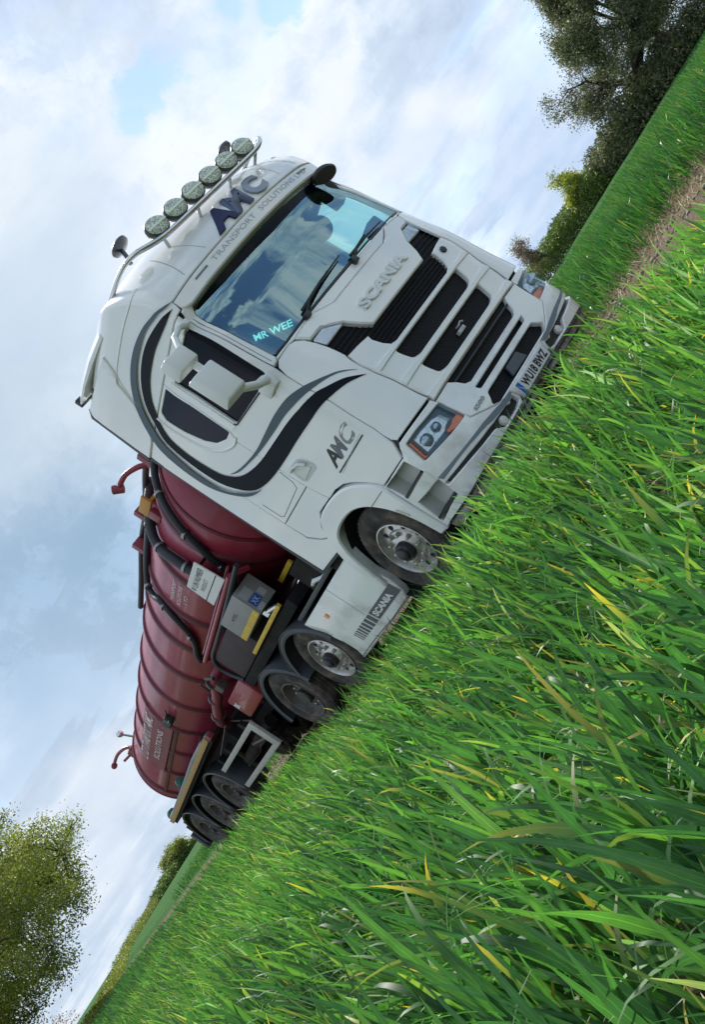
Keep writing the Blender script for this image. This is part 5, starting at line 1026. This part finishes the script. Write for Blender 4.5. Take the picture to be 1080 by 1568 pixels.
def tree(name, base, h, spread, label, LM, nleaf, lsize, trunk=.25, lean=(0, 0), depth=6, twigs=True, seed=1, droop=.0, leafback=.35, gx=1.0, first=.22, clump=.35, fit=None, fill=None):
    rn = random.Random(seed); o = root(name, base, label, 'tree', rz=0); b = MB(); tb = MB(); tips = []
    B = Vector(base)
    def rec(p, d, L, r, lv_):
        k = 3; pts = [p]; q = p; dd = d
        for i in range(k):
            dd = (dd+Vector((rn.gauss(0, .16), rn.gauss(0, .16), rn.gauss(.02-droop*(lv_ > 2), .10)))).normalized(); q = q+dd*L/k; pts.append(q)
        r1 = r*.66
        if r > .012*h/8: b.tube(pts, [r, r*.88, r*.77, r1], 7 if r > .05 else 4, False)
        else: tb.tube(pts, [max(r, .008*h/8)]*3+[max(r1, .006)], 3, False)
        if lv_ >= 3: tips.append((pts[2], lv_)); tips.append((pts[1], lv_))

        if lv_ >= depth: tips.append((q, lv_)); return
        nb = 2 if lv_ > 1 else 3
        if rn.random() < .35: nb += 1
        for i in range(nb):
            a = rn.uniform(0, 2*pi); t = rn.uniform(.35, .80)*(1.1 if lv_ < 2 else 1)
            ax = dd.orthogonal().normalized(); ax.rotate(Matrix.Rotation(a, 3, dd)); nd = (dd*cos(t)+ax*sin(t)); nd = Vector((nd.x*spread, nd.y*spread, nd.z*1.0+.05)).normalized()
            st = pts[2] if (i == 0 and lv_ > 0) else q
            rec(st, nd, L*rn.uniform(.68, .88), r1*rn.uniform(.6, .85), lv_+1)
    rec(B+Vector((0, 0, -.2)), Vector((lean[0], lean[1], 1)).normalized(), h*first, trunk, 0)
    if fit:
        tp_ = np.array([t[0][:] for t in tips])-np.array(base); sr = fit[0]/np.percentile(tp_[:, 0] if base[0] < 10 else -.5*tp_[:, 0]+.87*tp_[:, 1], 96); sh_ = fit[1]/np.percentile(tp_[:, 2], 98)
        def fs(v): return (base[0]+(v[0]-base[0])*sr, base[1]+(v[1]-base[1])*sr, base[2]+(v[2]-base[2])*sh_)
        b.v = [fs(v) for v in b.v]; tb.v = [fs(v) for v in tb.v]; tips = [(Vector(fs(t[0])), t[1]) for t in tips]
    tk_ = b.done('trunk', BARK, o, 60)
    if len(tb.v): mesh('twigs', tb.v, tb.f, TWIG, o, 0)['kind'] = 'stuff'
    T3 = np.array([t[0][:] for t in tips]); w = np.array([1.0 if t[1] >= depth else leafback for t in tips]); w /= w.sum()
    if fill:          # further leaf clumps spread through the crown, each on its own short branch
        nf_, (rx_, ry_, rz_), zc_ = fill; ex = []; nbk = len(T3)
        tb2 = MB()
        while len(ex) < nf_:
            q = rng.uniform(-1, 1, 3); rr_ = np.linalg.norm(q*np.array([1, 1, 1]))
            if rr_ > 1 or rr_ < .35 or rng.random() > .35+.65*rr_: continue
            e_ = np.array(base)+np.array([q[0]*rx_*rng.uniform(.85, 1.12), q[1]*ry_, zc_+q[2]*rz_*(1 if q[2] > 0 else .8)]); j = np.argmin(((T3-e_)**2).sum(1)+rng.uniform(0, 3, nbk)); ex.append(e_)
            tb2.tube([tuple(T3[j]), tuple((T3[j]+e_)/2+rng.normal(0, .15, 3)), tuple(e_)], [.035, .022, .008], 3, False)
        mesh('boughs', tb2.v, tb2.f, BARK, o, 0)['kind'] = 'stuff'; T3 = np.concatenate([T3, np.repeat(np.array(ex), 3, 0)+rng.normal(0, .28, (3*nf_, 3))]); w = np.concatenate([w*.45, np.full(3*nf_, .55/(3*nf_))])
    c = rng.choice(len(T3), nleaf, p=w); P = T3[c]+rng.normal(0, clump, (nleaf, 3))*np.array([1, 1, .75])
    ct = rng.normal(0, .16, len(T3)); zz = (P[:, 2]-P[:, 2].min())/(np.ptp(P[:, 2])+1e-6)
    V, F, at = quads(P, lsize, np.clip(.45+ct[c]+rng.normal(0, .12, nleaf), 0, 1)); npmesh('crown', V, F, LM, 4, o, at, False)
    return o
def cyl(az_, d): return CX_+d*math.sin(math.radians(az_)), CY_+d*math.cos(math.radians(az_))
def atg(az_, d, dz=0): x, y = cyl(az_, d); return (x, y, float(gz(x, y))+dz)
OAK = leafMat('young_oak_leaf', (.09, .115, .028), (.20, .235, .05), (.34, .36, .09))
DKL = leafMat('dark_ivy_leaf', (.055, .068, .04), (.13, .15, .075), (.27, .27, .13))
HDG = leafMat('hedge_leaf', (.05, .08, .022), (.11, .17, .04), (.21, .28, .06))
YEL = leafMat('yellow_green_leaf', (.16, .20, .03), (.32, .36, .06), (.44, .46, .10))
RUS = leafMat('reddish_bud_leaf', (.10, .075, .045), (.19, .14, .08), (.20, .18, .07))
tree('young_leaf_tree', atg(1.8, 46), 10, 1.75, 'large tree in olive green young leaf standing alone at the left edge', OAK, 210000, .075, .34, depth=7, seed=5, clump=.30, leafback=.9, fit=(5.6, 9.0), first=.11, fill=(330, (6.9, 6.2, 4.3), 5.5))
tree('dark_tree', atg(63.2, 58), 10.5, 1.6, 'big dark ivy-clad tree with a leaning thick trunk at the upper right edge', DKL, 80000, .075, .45, lean=(-.25, .1), depth=7, seed=11, clump=.22, leafback=.5, fit=(2.9, 8.6))
tree('dark_thorn_tree', atg(60.2, 57), 6.3, 1.9, 'smaller dark thorn tree with bare twiggy edges beside the big dark tree', DKL, 26000, .07, .25, depth=7, seed=23, clump=.2, first=.15, fit=(2.2, 4.8))
tree('dark_branching_tree', atg(65.6, 60), 10.5, 1.7, 'dark branching tree cropped by the right edge behind the wheat', DKL, 30000, .08, .40, lean=(.2, 0), depth=7, seed=31, clump=.36)
tree('yellow_green_tree', atg(55.0, 62), 3.1, 1.5, 'small round yellow-green tree rising out of the right hand hedge', YEL, 7500, .08, .10, depth=6, seed=8, clump=.16, fit=(.85, 2.7))
tree('budding_tree', atg(51.3, 66), 3.9, 1.7, 'reddish budding bush showing above the lorry bumper end of the hedge', RUS, 3800, .06, .10, depth=7, seed=9, clump=.16, fit=(1.2, 3.2))
tree('olive_round_tree', atg(12.5, 125), 2.3, 1.7, 'rounded olive tree behind the rear wheels of the tanker', OAK, 12000, .11, .12, depth=6, seed=14, clump=.3, first=.18, fit=(1.9, 2.2))
tree('distant_bare_tree', atg(1.9, 60), 5.2, 1.6, 'bare twiggy tree low in the bottom left corner', RUS, 1200, .07, .12, depth=7, seed=19, clump=.2, fit=(1.4, 1.7))
def hedge(name, pts, w, label, LM, n, ls, hvar=.2, seed=3):
    """pts: (azimuth, distance, height)"""
    o = root(name, atg(pts[0][0], pts[0][1]), label, 'hedge'); X = []; A = []
    t = rng.uniform(0, len(pts)-1.001, n); i = t.astype(int); f = t-i; q = np.array([[*atg(a, d), h] for a, d, h in pts]); c = q[i]*(1-f)[:, None]+q[i+1]*f[:, None]
    ds = np.array([d for a, d, h in pts]); 
    d = (q[-1]-q[0])[:2]; nrm = np.array([-d[1], d[0]])/np.hypot(*d)
    hh = c[:, 3]*(1+hvar*(np.sin(t*9.1+seed)*.5+np.sin(t*23.7)*.35+rng.normal(0, .12, n))); u = rng.beta(.6, .6, n)*2-1; v = rng.uniform(0, 1, n)**.7
    edge = np.sqrt(np.clip(1-(np.abs(u))**3, 0, 1)); P = np.stack([c[:, 0]+nrm[0]*u*w/2, c[:, 1]+nrm[1]*u*w/2, c[:, 2]+hh*v*(.55+.45*edge)], 1)
    V, F, at = quads(P, ls, np.clip(.42+.25*np.sin(t*31+u*3)*.5+rng.normal(0, .18, n), 0, 1)); npmesh('foliage', V, F, LM, 4, o, at, False)
    b = MB(); rn = random.Random(seed)
    for k in range(int(len(pts)*14)):
        tt_ = rn.uniform(0, len(pts)-1.01); i = int(tt_); f = tt_-i; c = q[i]*(1-f)+q[i+1]*f; p = Vector(c[:3]); h = c[3]*rn.uniform(.8, 1.25)
        b.tube([p+Vector((rn.uniform(-.5, .5), rn.uniform(-.5, .5), 0)), p+Vector((rn.uniform(-.6, .6), rn.uniform(-.6, .6), h*.6)), p+Vector((rn.uniform(-.9, .9), rn.uniform(-.9, .9), h))], [.03, .02, .008], 3, False)
    b.done('stems', TWIG, o, 0)['kind'] = 'stuff'; return o
hedge('field_hedge', [(50, 74, 2.0), (52.5, 68, 1.75), (55, 63, 1.6), (57, 60, 1.5)], 2.2, 'sunlit green hedge along the far edge of the right hand field', HDG, 26000, .10, .12)
hedge('bramble_hedge', [(56.5, 61, 1.7), (58.5, 58, 1.9), (60.5, 57, 2.0), (63, 56, 1.6), (67, 55, 1.3)], 2.4, 'dark tangled bramble hedge under the big dark trees', DKL, 26000, .10, .2, 7)
hedge('distant_hedge', [(-2, 36, .5), (1.5, 40, .5), (4.3, 46, .48), (5.7, 60, .5), (7.1, 85, .62), (8.4, 100, .85), (9.8, 112, .7)], 1.6, 'low olive hedge running along the far left horizon', OAK, 26000, .07, .3, 5)
hedge('distant_dark_hedge', [(9.3, 112, .6), (10.3, 116, 1.0), (11.1, 120, 1.2), (11.8, 123, 1.0), (13.6, 125, .7)], 2.5, 'grey-green hedge stepping up between the distant hedge and the round olive tree', HDG, 9000, .14, .3, 6)
hedge('thin_far_hedge', [(13.6, 140, .8), (25, 150, 1.6), (37, 140, 2.2), (50, 110, 2.2)], 5, 'far hedge hidden mostly behind the lorry and tanker', HDG, 12000, .22, .3, 9)
print('blades', NB_)
